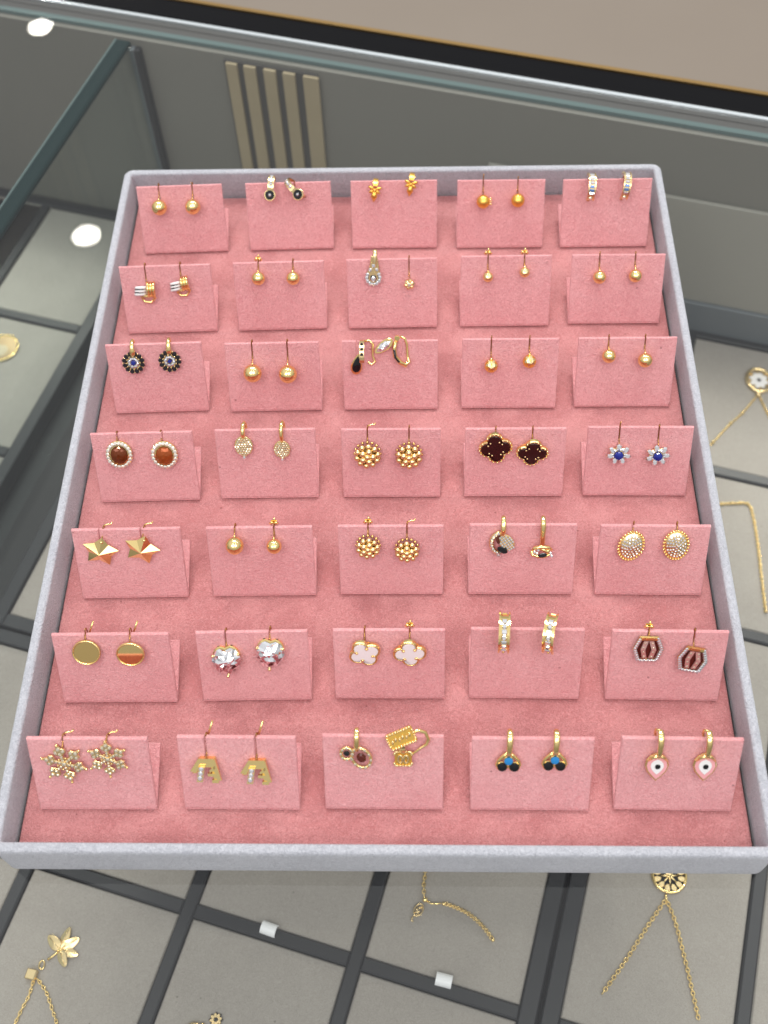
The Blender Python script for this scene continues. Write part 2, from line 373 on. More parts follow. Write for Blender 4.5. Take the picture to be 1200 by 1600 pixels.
# ---- grey jewellery trays lying in the case
def case_tray(u0, u1, v0, v1, us, vs, label):
    t = thing('jewellery_tray', label, 'tray', tuple(UV(u0, v0, -155) * MM), Euler((0, 0, R(TH))), 'charcoal framed trays lying inside the case')
    rim = 7.5
    def bx(name, a0, a1, b0, b1, z0, z1, mat, bev=0.5):
        mb = MB(); mb.prism([(a0 - u0, b0 - v0), (a1 - u0, b0 - v0), (a1 - u0, b1 - v0), (a0 - u0, b1 - v0)], z0 + 155, z1 + 155, bev)
        return mb.build(name, mat, t)
    bx('rim', u0, u0 + rim, v0, v1, -160, -148.2, 'frame'); bx('rim', u1 - rim, u1, v0, v1, -160, -148.2, 'frame')
    bx('rim', u0 + rim + .05, u1 - rim - .05, v0, v0 + rim, -160, -148.25, 'frame'); bx('rim', u0 + rim + .05, u1 - rim - .05, v1 - rim, v1, -160, -148.25, 'frame')
    bx('tray_base', u0 + rim, u1 - rim, v0 + rim, v1 - rim, -159, -156, 'dark', 0)
    for a in us: bx('divider', a - 3, a + 3, v0 + rim + .05, v1 - rim - .05, -155.9, -148.4, 'frame', 0.7)
    ub = [u0 + rim] + sum([[a - 3, a + 3] for a in us], []) + [u1 - rim]
    vb = [v0 + rim] + sum([[a - 3, a + 3] for a in vs], []) + [v1 - rim]
    for i in range(0, len(ub), 2):
        for a in vs: bx('cross_divider', ub[i] + .1, ub[i + 1] - .1, a - 3, a + 3, -155.9, -148.7, 'frame', 0.7)
        for j in range(0, len(vb), 2):
            bx('pad', ub[i] + .5, ub[i + 1] - .5, vb[j] + .5, vb[j + 1] - .5, -155.5, -150, 'grey_pad', 0.6)
case_tray(-253.5, 69.3, -204, 94.4, (-175, -94.2, -13.4), (-110, -11.3), 'grey padded tray under glass in front of the pink tray, holding leaf bracelet')
case_tray(-253.5, 69.3, 96, 404, (-175, -94.2, -13.4), (200, 299.3), 'grey padded tray under glass mostly hidden behind the pink tray')
case_tray(71.5, 394, -204, 94.4, (155.3, 236, 317), (-110, -11.3), 'grey padded tray at lower right under glass, holding openwork medallion necklace')
case_tray(71.5, 394, 96, 404, (155.3, 236, 317), (200, 299.3), 'grey padded tray at right under glass, holding round white pendant')
case_tray(-611, -288, 96, 404, (-366.5, -447, -528), (200, 299.3), 'grey padded tray left of the glass partition, holding gold disc')
case_tray(-611, -288, -204, 94.4, (-366.5, -447, -528), (-110, -11.3), 'grey padded tray at far lower left, left of the glass partition')

# ---- necklaces, bracelets and tags on the pads
def chain(mb, pts, link=1.6, r=0.3, wide=0.6):
    P = [Vector(p) for p in pts]
    # resample
    out = []; acc = 0
    for a, b in zip(P, P[1:]):
        L = (b - a).length; d = acc
        while d < L: out.append((a.lerp(b, d / L), (b - a).normalized())); d += link
        acc = d - L
    for i, (p, d) in enumerate(out):
        sd = Vector((-d.y, d.x, 0)); up = Vector((0, 0, 1)); s_ = sd if i % 2 else up
        ring = [p + d * math.cos(2 * math.pi * k / 8) * link * .72 + s_ * math.sin(2 * math.pi * k / 8) * wide + up * wide for k in range(8)]
        mb.tube(ring, r, 4, closed=True)
PZ = -149.9
def tcurve(pts, n=6):
    P = [Vector((*p, 0)) for p in pts]; out = []
    for i in range(len(P) - 1):
        p0, p1, p2, p3 = P[max(i - 1, 0)], P[i], P[i + 1], P[min(i + 2, len(P) - 1)]
        for k in range(n):
            t = k / n
            out.append(.5 * ((2 * p1) + (-p0 + p2) * t + (2 * p0 - 5 * p1 + 4 * p2 - p3) * t * t + (-p0 + 3 * p1 - 3 * p2 + p3) * t ** 3))
    out.append(P[-1]); return out
def rel(pts, o): return [(a - o[0], b - o[1]) for a, b in pts]
def chain_part(t, pts, o, **k):
    mb = MB(); chain(mb, tcurve(rel(pts, o)), **k); return mb.build('chain', 'chain', t, kind='stuff')
o = (-150.3, -3.3)
t = thing('leaf_bracelet', 'gold bracelet with five petal flower charm and cube bead, bottom left', 'bracelet', (o[0] * MM, o[1] * MM, PZ * MM))
for k, (dx, dy, L, ww) in enumerate(((2.0, 6.7, 8.2, 1.9), (5.6, 3.6, 7.6, 1.9), (5.2, -1.6, 7.2, 1.8), (2.2, -4.6, 6.6, 1.9), (-2.8, 2.6, 7.2, 2.1))):
    a = math.degrees(math.atan2(dy, dx)); mb = MB(); L *= 1.22; ww *= 1.25; mb.m = RZ(a) @ T(L * .52, 0, 0.7) @ RX(18 if k % 2 else -14)
    mb.prism([(L / 2 * math.cos(q) , ww * math.sin(q) * (1 - .25 * math.cos(q))) for q in [2 * math.pi * i / 16 for i in range(16)]], 0, .55, .2, dome=.35)
    mb.tube([(-L * .4, 0, .9), (L * .35, 0, .8)], .18, 5)
    mb.build('petal', 'goldpale', t)
mb = MB(); mb.ball((0, 0, 1.3), .75); mb.build('flower_centre', 'gold', t)
mb = MB(); mb.tube([(0, 0, .6), (-2.6, -2.4, .6), (-5.2, -4.4, .6)], [.4, .5, .6]); mb.build('stem', 'gold', t)
mb = MB(); mb.tube([(-7.4 + 1.2 * math.cos(a), -6.6 + 1.9 * math.sin(a), .8) for a in [2 * math.pi * i / 12 for i in range(12)]], .35, 6, True); mb.build('jump_ring', 'gold', t)
mb = MB(); mb.m = T(-10.9, -10.9, 0) @ RZ(-12); mb.prism(rrect(2.3, 2.3, .4, 2), .1, 3.6, .4); mb.build('cube_bead', 'goldpale', t)
chain_part(t, [(-160.3, -16), (-161.2, -22.7), (-163.7, -29.3), (-167, -40)], o); chain_part(t, [(-158.6, -16), (-153.7, -21.3), (-149.4, -29.1), (-143.5, -40)], o)

o = (15.5, 19.5)
t = thing('charm_bracelet', 'thin gold chain bracelet with small knot charm, under glass below tray centre', 'bracelet', (o[0] * MM, o[1] * MM, PZ * MM))
chain_part(t, [(16.5, 41), (15.5, 31.3), (14.9, 27.2), (15.0, 21.5)], o, wide=.7)
chain_part(t, [(24.5, 18.2), (27.5, 17.3), (34.1, 14.5), (39.0, 10.9), (42.7, 7.0), (45.7, 2.9)], o, link=.9, wide=.8)
mb = MB(); mb.ball((0, .3, 1.1), 1.3); mb.build('slider_bead', 'gold', t)
mb = MB(); mb.tube([(.8, -.3, 1), (2.8, -1.4, 1), (5.5, -1.5, 1), (7.2, -1.2, 1)], .45); mb.build('curved_bar', 'gold', t)
for q in ((8.6, -1.4), (30.5, -17)):
    mb = MB(); mb.ball((q[0], q[1], .9), .95); mb.build('end_bead', 'gold', t)
mb = MB(); mb.m = T(-3.1, -4.2, .5) @ RZ(-28)
mb.tube([(1.9 * math.cos(a), 2.9 * math.sin(a), .5) for a in [2 * math.pi * i / 16 for i in range(16)]], .42, 6, True)
mb.tube([(-1.2, -2, .6), (.9, -.7, .9), (-.9, .7, .9), (1.2, 2, .6)], .42, 6); mb.tube([(1.2, -2, .5), (-1, 0, .5), (1.1, 1.6, .5)], .35, 6)
mb.tube([(-.3, -2.9, .5), (-.9, -4.3, .5), (-.6, -5.6, .5), (.3, -5.8, .5)], .4, 6)
mb.build('knot_charm', 'goldpale', t)

o = (128.7, 31.5)
t = thing('medallion_necklace', 'gold openwork round medallion with two hanging chains, lower right under glass', 'necklace', (o[0] * MM, o[1] * MM, PZ * MM))
mb = MB(); mb.tube([(7.6 * math.cos(a), 7.6 * math.sin(a), .8) for a in [2 * math.pi * i / 36 for i in range(36)]], .7, 8, True); mb.build('outer_ring', 'gold', t)
mb = MB(); mb.prism(circ(7.5, 24), 0, .25); mb.build('dark_back', 'black', t)
for k in range(12):
    a = 30 * k + 15; mb = MB(); mb.m = RZ(a) @ T(5.6, 0, .7); mb.prism([(1.75 * math.cos(q), 1.3 * math.sin(q) * (1 + .25 * math.cos(q))) for q in [2 * math.pi * i / 8 for i in range(8)]], 0, .5, .15); mb.build('petal', 'goldpale', t)
mb = MB()
for k in range(8): mb.m = RZ(45 * k); mb.tube([(0, 0, 1), (4.0, 0, .8)], [.7, .4], 5)
mb.build('star_spokes', 'goldpale', t)
mb = MB(); mb.tube([(-2.6, -8.4, .8), (-2.7, -10.8, .8)], .6); mb.build('bail', 'gold', t)
chain_part(t, [(125.9, 20.8), (115.6, 8.2), (105.6, -4.8), (93.1, -19.7)], o, wide=.8); chain_part(t, [(126.3, 20.3), (128.9, 11.0), (130.9, -2.7), (132.5, -16.0), (133.9, -29.9)], o, wide=.8)

o = (218.4, 324.3)
t = thing('round_pendant_necklace', 'round gold pendant with white dial on fine beaded chain, under glass right of tray', 'necklace', (o[0] * MM, o[1] * MM, PZ * MM))
mb = MB(); mb.prism(circ(5.6, 24), .2, .8, .1); mb.build('white_dial', 'white', t)
mb = MB(); mb.tube([(7.1 * math.cos(a), 8.6 * math.sin(a), .9) for a in [2 * math.pi * i / 36 for i in range(36)]], 1.25, 8, True); mb.build('pendant_ring', 'goldpale', t)
for k in range(8):
    mb = MB(); mb.gem((5.2 * math.cos(k * .785), 5.9 * math.sin(k * .785), 1.1), .95); mb.build('corner_stone', 'gold', t)
mb = MB(); mb.prism([((1.6 if i % 2 == 0 else .7) * math.cos(i * math.pi / 6), (1.6 if i % 2 == 0 else .7) * math.sin(i * math.pi / 6)) for i in range(12)], .8, 1.3); mb.build('centre_star', 'blackstone', t)
mb = MB(); mb.ball((-2.3, -11, 1.3), 2.0); mb.build('slider_bead', 'goldpale', t)
mb = MB(); pts = tcurve(rel([(214, 311), (204.6, 299.8), (195.0, 290.5), (183, 277)], o)); chain(mb, pts, link=1.3, wide=.45)
for i in (6, 11, 17): mb.ball((pts[i].x, pts[i].y, 1), 1.1, 8, 6)
mb.build('chain', 'chain', t, kind='stuff')
chain_part(t, [(217, 311), (220, 297.4), (226, 283.4), (231, 270)], o)
o = (197, 236)
t = thing('beaded_chain_bracelet', 'fine gold chain with small spaced beads bent at a corner, right of tray', 'bracelet', (o[0] * MM, o[1] * MM, PZ * MM))
mb = MB(); pts = tcurve(rel([(168, 234), (183.2, 236.1), (191.1, 236.5), (197.4, 236.1), (199.2, 229.6), (198.9, 209.8), (197.5, 189.9), (196.2, 168.7)], o)); chain(mb, pts, link=1.3, wide=.7)
for i in range(2, len(pts), 4): mb.ball((pts[i].x, pts[i].y, 1), 1.0 if i % 8 else 1.35, 8, 6)
mb.build('chain', 'chain', t, kind='stuff')
t = thing('gold_disc_pendant', 'thin oval gold disc pendant at left edge, under glass beside the tray', 'pendant', (-0.2476, 0.3542, PZ * MM))
mb = MB(); mb.tube([(9.0 * math.cos(a), 10.2 * math.sin(a), .8) for a in [2 * math.pi * i / 36 for i in range(36)]], .7, 8, True); mb.build('disc_rim', 'gold', t)
mb = MB(); mb.prism(circ(9, 30, ry=10.2), .2, .8, .2, dome=.6); mb.build('disc_face', pmat('disc_beige', (.40, .28, .14), .35, .5), t)
mb = MB(); mb.prism(circ(4.6, 24, -1, -2.5), 1.0, 1.5, .2); mb.build('disc_centre', pmat('disc_pale', (.45, .38, .26), .35, .3), t)
t = thing('flower_charm', 'tiny white and black flower charm cut by the bottom picture edge', 'charm', (-0.0766, -0.0318, PZ * MM))
for k in range(8):
    a = 45 * k + 10; mb = MB(); mb.m = RZ(a) @ T(1.75, 0, .9); mb.prism([(1.0 * math.cos(q), .72 * math.sin(q)) for q in [2 * math.pi * i / 8 for i in range(8)]], 0, .4, .1); mb.build('petal', 'goldpale', t)
mb = MB(); mb.prism([((3.3 if i % 2 == 0 else 2.4) * math.cos(i * math.pi / 8), (3.3 if i % 2 == 0 else 2.4) * math.sin(i * math.pi / 8)) for i in range(16)], 0, .7, .1); mb.build('backing', 'black', t)
mb = MB(); mb.gem((0, 0, 1.1), .9); mb.build('centre_stone', 'blackstone', t)
t = thing('gold_bead_charm', 'gold domed bead beside tiny flower charm at bottom picture edge', 'charm', (-0.0858, -0.0352, PZ * MM))
mb = MB(); mb.ball((0, 0, 1.2), 2.9, 16, 10, (1.2, .8, .6)); mb.build('bead', 'goldpale', t)
mb = MB(); mb.ball((3.6, 1.2, 1.0), 1.0); mb.build('small_bead', 'gold', t)
for (u, v, lab) in ((-55.2, -9.4, 'small white folded tag clipped on divider, left one below the pink tray'), (26.8, -7.8, 'small white folded tag clipped on divider, right one near black double rim')):
    mb = MB(); prof = [(2.9 * math.cos(R(a)), 3.2 * math.sin(R(a))) for a in range(-25, 206, 21)]
    prof += [(2.5 * math.cos(R(a)), 2.8 * math.sin(R(a))) for a in range(205, -26, -21)]
    mb.prism(prof, -3.6, 3.6, 0, axis='x')
    ob = mb.build('tag', 'tag'); ob.location = UV(u, v, -148.6) * MM; ob.rotation_euler = (0, 0, R(TH + (3 if u > 0 else -2)))
    ob['label'] = lab; ob['category'] = 'tag'; ob['group'] = 'white tags on the case trays'

# ------------------------------------------------------------------ the pink earring tray
W2, L, H, t_ = 125.98, 322.4, 14.5, 4.6
tray = thing('earring_tray', 'shallow lavender grey suede tray lined in pink, holding rows of earring cards', 'tray', (0, L / 2 * MM, GZ))
def ringpts(off, Rr=5.5):
    """outline of the tray wall, inset by off from the outside"""
    return rrect(W2 + t_ - off, L / 2 + t_ - off, max(Rr - off, 1.2), 8)
prof = [(1.5, 0), (0.9, .5), (.7, 1.2)] + [(.75, z) for z in (7, 13, 17.5)] + [(.85, 19.6), (1.15, 20.5), (1.7, 20.95), (2.3, 21.05), (3.4, 21.05), (4.1, 20.9), (4.5, 20.45), (4.6, 19.9)] + [(4.6, 14), (4.6, 9), (4.6, 3.0)]
mb = MB(); vs = []; n = None
for off, z in prof:
    p = ringpts(off); n = len(p); vs += [(a, b, z) for a, b in p]
fs = [(k * n + i, k * n + (i + 1) % n, (k + 1) * n + (i + 1) % n, (k + 1) * n + i) for k in range(len(prof) - 1) for i in range(n)]
fs.append(tuple(range(n - 1, -1, -1)))
mb.add(vs, fs, True); mb.build('tray_wall', 'lavender', tray)
mb = MB(); mb.prism(rrect(W2 - .05, L / 2 - .05, 1, 3), 3.05, 3.6); mb.build('tray_floor', 'dark', tray)
mb = MB(); mb.prism(rrect(W2 - 1.1, L / 2 - .9, 2.2, 4), 3.7, 6.5, .5); mb.build('lining', 'lining', tray)

CARDS = {
(1,1):(-96.9,282.9,1.98,32.71,27.4,39.5),(1,2):(-46.7,284.2,1.28,32.51,28.6,39.5),(1,3):(2.0,284.4,0.26,32.61,29.1,39.9),(1,4):(51.4,284.0,-0.06,32.64,29.1,40.3),(1,5):(100.2,283.9,0.33,32.51,29.6,40.6),
(2,1):(-97.7,232.8,1.78,32.20,27.5,40.2),(2,2):(-47.9,233.9,1.31,32.51,27.8,39.7),(2,3):(1.7,234.5,0.88,32.70,29.2,39.6),(2,4):(51.6,235.0,0.29,33.16,29.7,39.6),(2,5):(100.4,236.0,-0.09,32.44,30.1,40.5),
(3,1):(-96.9,187.7,2.02,32.69,26.7,40.0),(3,2):(-47.8,188.0,0.89,32.40,26.9,39.1),(3,3):(1.2,188.4,0.36,32.18,29.0,39.8),(3,4):(51.2,188.8,-0.08,32.23,29.3,39.9),(3,5):(99.4,189.2,-0.07,32.18,28.6,40.4),
(4,1):(-96.3,142.1,1.49,32.19,27.7,40.2),(4,2):(-47.6,143.4,0.68,32.01,28.4,39.7),(4,3):(2.0,143.7,0.06,31.69,28.3,39.2),(4,4):(51.1,143.9,0.11,31.58,28.0,39.5),(4,5):(99.8,144.0,-0.37,31.70,28.8,41.1),
(5,1):(-96.6,97.5,1.06,31.82,29.5,40.8),(5,2):(-46.5,98.4,0.80,31.88,28.5,39.6),(5,3):(2.4,99.0,-0.00,31.77,28.3,39.3),(5,4):(51.6,99.0,-0.12,31.86,29.5,39.7),(5,5):(100.2,98.7,-0.58,31.70,28.9,40.4),
(6,1):(-96.3,54.4,0.59,31.62,28.9,41.6),(6,2):(-46.1,55.3,1.03,31.64,29.1,39.5),(6,3):(2.2,56.1,0.06,31.63,28.9,39.5),(6,4):(50.7,56.3,-0.54,32.02,28.3,39.6),(6,5):(100.2,55.8,-0.72,31.81,27.9,40.3),
(7,1):(-98.5,14.7,0.10,32.48,30.1,40.7),(7,2):(-48.4,14.9,-0.20,32.59,31.0,39.8),(7,3):(0.6,15.3,-0.24,32.68,31.3,40.4),(7,4):(50.4,15.2,-0.21,32.12,30.9,40.4),(7,5):(99.1,15.5,-0.78,33.01,28.4,39.7)}
POS = {   # earring centres on the card face: x, height
(1,1):((-9.5,24.0),(6.0,23.8)),(1,2):((-7.6,31.2),(3.0,30.4)),(1,3):((-8.8,28.9),(7.8,31.3)),(1,4):((-8.3,23.7),(7.6,24.1)),(1,5):((-8.1,29.0),(7.5,29.3)),
(2,1):((-8.8,21.3),(6.7,23.3)),(2,2):((-8.8,26.4),(6.4,26.1)),(2,3):((-8.2,25.1),(7.5,22.3)),(2,4):((-8.0,24.6),(7.9,26.5)),(2,5):((-8.2,23.4),(7.3,23.9)),
(3,1):((-8.7,25.4),(6.5,25.6)),(3,2):((-8.3,20.7),(6.4,20.0)),(3,3):((-13.8,23.1),(4.7,28.0)),(3,4):((-8.0,21.6),(7.8,23.5)),(3,5):((-7.8,25.4),(7.2,23.6)),
(4,1):((-9.4,23.6),(8.5,23.0)),(4,2):((-8.6,25.6),(6.5,23.9)),(4,3):((-9.3,21.8),(7.1,21.4)),(4,4):((-7.9,24.2),(6.6,22.0)),(4,5):((-8.2,21.0),(7.1,20.6)),
(5,1):((-10.1,23.5),(5.6,24.1)),(5,2):((-9.1,26.2),(5.5,25.4)),(5,3):((-8.5,24.3),(6.0,22.8)),(5,4):((-7.8,25.1),(6.8,22.1)),(5,5):((-8.7,24.0),(7.8,24.5)),
(6,1):((-8.7,25.2),(7.1,24.8)),(6,2):((-9.3,21.5),(6.4,24.1)),(6,3):((-8.6,23.3),(7.3,23.3)),(6,4):((-8.3,31.1),(8.2,30.9)),(6,5):((-7.6,25.7),(8.3,21.4)),
(7,1):((-8.2,23.3),(6.8,25.3)),(7,2):((-10.6,20.9),(6.3,20.3)),(7,3):((-8.9,25.8),(6.7,25.1)),(7,4):((-8.1,23.7),(7.2,24.2)),(7,5):((-7.8,23.5),(7.9,23.8))}
ROWN = {1: 'back row', 2: 'second row from back', 3: 'third row from back', 4: 'middle row', 5: 'third row from front', 6: 'second row from front', 7: 'front row'}
COLN = {1: 'leftmost', 2: 'second', 3: 'middle', 4: 'fourth', 5: 'rightmost'}

def frame_of(r, c):
    X, Y, rot, h, lean, wd = CARDS[(r, c)]
    Rm = Matrix.Rotation(R(rot), 4, 'Z') @ Matrix.Rotation(R(90 - lean), 4, 'X')
    return Matrix.Translation((X * MM, (Y - .6) * MM, 0)) @ Rm, h, wd, lean
def make_card(r, c, slits, what):
    Mx, h, wd, lean = frame_of(r, c)
    X, Y, rot = CARDS[(r, c)][:3]
    t = thing('earring_card', 'pink suede card with %s, %s in %s' % (what, COLN[c] + ' card', ROWN[r]), 'earring card', (X * MM, (Y - .6) * MM, 0), Euler((0, 0, R(rot))), 'pink suede earring cards in the tray')
    l = R(lean); th = 1.7; Rr = 1.15
    cy = Rr * (1 + math.sin(l)) / math.cos(l); s0 = cy * math.sin(l) + Rr * math.cos(l)
    out = [(-wd / 2, s0), (wd / 2, s0), (wd / 2, h)]
    for sx_, sl in sorted(slits, reverse=True):
        out += [(sx_ + .3, h), (sx_ + .3, h - sl), (sx_ - .3, h - sl), (sx_ - .3, h)]
    out += [(-wd / 2, h)]
    mb = MB(); mb.m = Matrix.Rotation(R(90 - lean), 4, 'X'); mb.prism(out, -th, 0, .27)
    mb.build('face_panel', 'pink', t)
    # nose and flap: side profile in (y, z)
    d = Vector((math.sin(l), math.cos(l))); nrm = Vector((-math.cos(l), math.sin(l)))
    ctr = Vector((cy, Rr)); prof = []   # the fold stands just clear of the lining
    a0 = math.atan2(nrm.y, nrm.x); a1 = 1.5 * math.pi
    LZ = .7
    for i in range(9):
        a = a0 + (a1 - a0) * i / 8; prof.append((ctr.x + Rr * math.cos(a), ctr.y + Rr * math.sin(a) + LZ * i / 8))
    FR = 6.6; prof += [(cy + 1.0, LZ + .3), (22.2, FR), (22.55, FR + .35), (22.5, FR + 1.4), (22.1, FR + 1.75)]
    bk = d * s0 - nrm * th
    yb = max(bk.x, (1.75 - 0) * math.tan(l) + th / math.cos(l) + .3)
    prof += [(yb + 1.0, 2.0 + (yb + 1 - cy) * .32), (bk.x + .1, bk.y)]
    mb = MB(); mb.prism(prof, -wd / 2, wd / 2, .2, axis='x'); mb.build('folded_base', 'pink', t)
    return t

# ------------------------------------------------------------------ earrings
def hook(t, y0, z0, top, style=0, dx=0.0, ov=1.1):
    """ear wire: up the slit, over the card's top edge and down behind"""
    mb = MB()
    mb.tube(tcurve3([(dx * .2, y0, z0), (dx * .5, y0 + .7, max(.2, z0 * .3)), (dx * .9, y0 + 1.7, -.35), (dx, (y0 + top) / 2 + .5, -.75), (dx, top - .6, -.7), (dx + .05, top + ov * .6, -.7), (dx + .15, top + ov, -.9), (dx + .2, top + ov * .7, -2.0), (dx + .2, top - 1.5, -2.6), (dx, top - 6, -2.4)], 3), .23, 7)
    mb.build('ear_wire', 'wire', t)
    if style == 1:      # butterfly clutch showing above the edge
        mb = MB(); 
        for s_ in (-1, 1): mb.tube([(dx, top + .9, -1.6), (dx + s_ * .9, top + 1.5, -1.2), (dx + s_ * 1.5, top + .9, -1.6), (dx + s_ * .8, top + .3, -1.9)], .42, 6)
        mb.box((dx, top + 1.2, -2.1), (2.2, 1.4, .5)); mb.tube([(dx, top + 1.0, -2), (dx + .3, top + 3.1, -1.8)], .33, 6)
        mb.build('clutch', 'gold', t)
    if style == 2:      # straight post leaning back
        mb = MB(); mb.tube([(dx + .6, top - 1.5, -2.6), (dx + 1.6, top + 1.0, -3.0), (dx + 2.6, top + 3.4, -3.4)], .36, 7); mb.build('post', 'gold', t)
    if style == 3:
        mb = MB(); mb.tube([(dx, top + .6, -1.9), (dx + 1.4, top + 1.0, -2.4), (dx + 2.6, top + .7, -2.8), (dx + 3.2, top + 1.5, -3)], .33, 6); mb.build('post', 'gold', t)
def e_ball(t, top, i, r=3.2, hk=0, mat='gold', r2=None):
    if i and r2: r = r2
    r *= 1.06
    mb = MB(); mb.ball((0, 0, r + .1), r, 32, 20); mb.build('ball', mat, t)
    mb = MB(); mb.tube([(0, r * .8, r * .7), (0, r + .25, r * .5)], [.6, .35], 8); mb.build('cap', 'gold', t)
    hook(t, r + .1, r * .45, top, hk if isinstance(hk, int) else hk[i])
def e_petalball(t, top, i, r=3.1, prongs=True):
    mb = MB(); mb.ball((0, 0, r + .1), r, 24, 16); mb.build('ball', 'goldsat', t)
    for k in range(5):
        mb = MB(); mb.m = T(0, 0, r + .1) @ RX(-30 + 8 * i) @ RZ(72 * k + 20 * i) @ RY(52) ; mb.ball((0, 0, r * .82), 1.3, 10, 6, (1.15, .85, .32)); mb.build('petal', 'goldpale', t)
    if prongs and i == 0:
        for k in range(3):
            mb = MB(); mb.tube([(r * .7, 1.2 - 1.1 * k, r + .6), (r + .9, 1.5 - 1.25 * k, r + 1.1)], .36, 6); mb.build('prong', 'gold', t)
    hook(t, r + .2, r * .7, top, 0, 0, 1.4 if i else 2.6)
def e_starball(t, top, i, r=2.3, hk=0, n=5, mat='gold'):
    mb = MB(); mb.ball((0, 0, r + .1), r, 24, 16); mb.build('ball', mat, t)
    mb = MB(); mb.m = T(0, 0, r + .1) @ RX(-28) @ RZ(15 * i)
    for k in range(n):
        mb2 = MB(); mb2.m = mb.m @ RZ(360 / n * k)
        pts = [(r * 1.04 * math.sin(a), 0, r * 1.04 * math.cos(a)) for a in (0.1, .45, .8, 1.15)]
        mb2.strip(pts, [r * .5, r * .42, r * .26, .1], .35, (0, 1, 0)); mb2.build('star_arm', 'goldpale', t)
    mb = MB(); mb.tube([(0, r * .9, r), (0, r + .6, r * .8)], [.8, .45], 8); mb.build('cap', 'gold', t)
    hook(t, r + .3, r * .7, top, hk)
def arcpts(Rr, a0, a1, n, yc=0, zc=0, x=0): return [(x, yc + Rr * math.cos(R(a)), zc + Rr * math.sin(R(a))) for a in [a0 + (a1 - a0) * k / n for k in range(n + 1)]]
def e_blackhoop(t, top, i):
    a = 8 if i == 0 else 46
    m = T(0, 0, 0) @ RZ(-a if i == 0 else a)
    mb = MB(); mb.m = m; mb.strip(arcpts(5.2, -70, 95, 10, -.6, .4), 2.7, .6); mb.strip(arcpts(5.2, -70, -200, 8, -.6, .4), 1.2, .6); mb.build('hoop_band', 'goldpale', t)
    mb = MB(); mb.m = m
    for k in range(4):
        q = R(10 + 17 * k); mb.gem((0, -.6 + 5.6 * math.cos(q), .4 + 5.6 * math.sin(q)), .8, (0, math.cos(q), math.sin(q)), asp=1.1)
    mb.build('band_stones', 'stone', t, kind='stuff')
    q = R(100); cy_, cz = -.6 + 5.9 * math.cos(q), .4 + 5.9 * math.sin(q)
    mb = MB(); mb.m = m @ T(0, cy_ - 1.2, cz) @ RX(-25); mb.prism(circ(2.65, 20), -.5, .5, .2); mb.build('bezel', 'goldpale', t)
    mb = MB(); mb.m = m @ T(0, cy_ - 1.2, cz) @ RX(-25); mb.prism(circ(2.2, 18), .4, .9, .25); mb.build('black_disc', 'black', t)
    mb = MB(); mb.m = m @ T(0, cy_ - 1.2, cz) @ RX(-25); mb.gem((0, 0, .95), .7); mb.build('centre_stone', 'stone', t)
    mb = MB(); mb.m = m; mb.tube([(.3, cy_ - 3.4, cz - .6), (.4, cy_ - 5.2, 1)], [.4, .2], 6); mb.build('pin', 'wire', t)
def e_bow(t, top, i):
    m = RZ(-8 if i == 0 else -10)
    mb = MB(); mb.m = m; mb.strip(arcpts(4.6, -60, 60, 9, 0, .3), 2.2, .7); mb.strip(arcpts(4.6, -60, -180, 8, 0, .3), 1.1, .6); mb.build('hoop_band', 'goldsat', t)
    for sx_ in (-1, 1):
        for k, (ay, L_) in enumerate(((25, 3.4), (-28, 3.0))):
            mb = MB(); mb.m = m @ T(0, .6, 4.4) @ RZ(ay if sx_ > 0 else 180 - ay) @ RX(20 * sx_)
            mb.ball((L_ * .5, 0, 0), L_ * .5, 10, 6, (1, .52, .35)); mb.build('bow_loop', 'goldsat', t)
    mb = MB(); mb.m = m; mb.ball((0, .6, 5.0), .8, 10, 8); mb.build('bow_knot', 'goldsat', t)
    mb = MB(); mb.m = m; mb.tube([(0, 0, 4.6), (0, -2.4, 4.3), (.1, -5.2, 2.6)], [1.0, 1.5, .25], 8); mb.build('tail', 'goldsat', t)
def e_baghoop(t, top, i):
    m = RZ(-4 * (1 + i))
    mb = MB(); mb.m = m
    for s_ in (-1, 1): mb.strip(arcpts(6.1, -30, 140, 16, 0, .8, s_ * 1.45), .45, 1.1)
    mb.strip(arcpts(5.8, -30, 140, 16, 0, .8), 2.6, .4); mb.strip(arcpts(5.9, -30, -180, 8, 0, .8), 1.2, .5)
    mb.build('hoop_band', 'goldpale', t)
    for k in range(7):
        q = R(12 + 15.5 * k)
        mb = MB(); mb.m = m @ T(0, 6.0 * math.cos(q), .8 + 6.0 * math.sin(q)) @ RX(-math.degrees(q) + 0) @ RX(0)
        mb.m = m @ T(0, 6.15 * math.cos(q), .8 + 6.15 * math.sin(q)) @ Matrix.Rotation(-(math.pi / 2 - q), 4, 'X')
        mb.prism([(-1.05, -.62), (1.05, -.62), (1.05, .62), (-1.05, .62)], -.2, .45, .22)
        mb.build('baguette_stone', 'blue' if k in (4, 5) else 'stone', t)
    q = R(128); mb = MB(); mb.m = m; mb.gem((0, 6.2 * math.cos(q), .8 + 6.2 * math.sin(q)), 1.0, (0, math.cos(q), math.sin(q))); mb.build('end_stone', 'champ', t)
    hook(t, 5, 0, top + 3, 0, 0, .2) if False else None
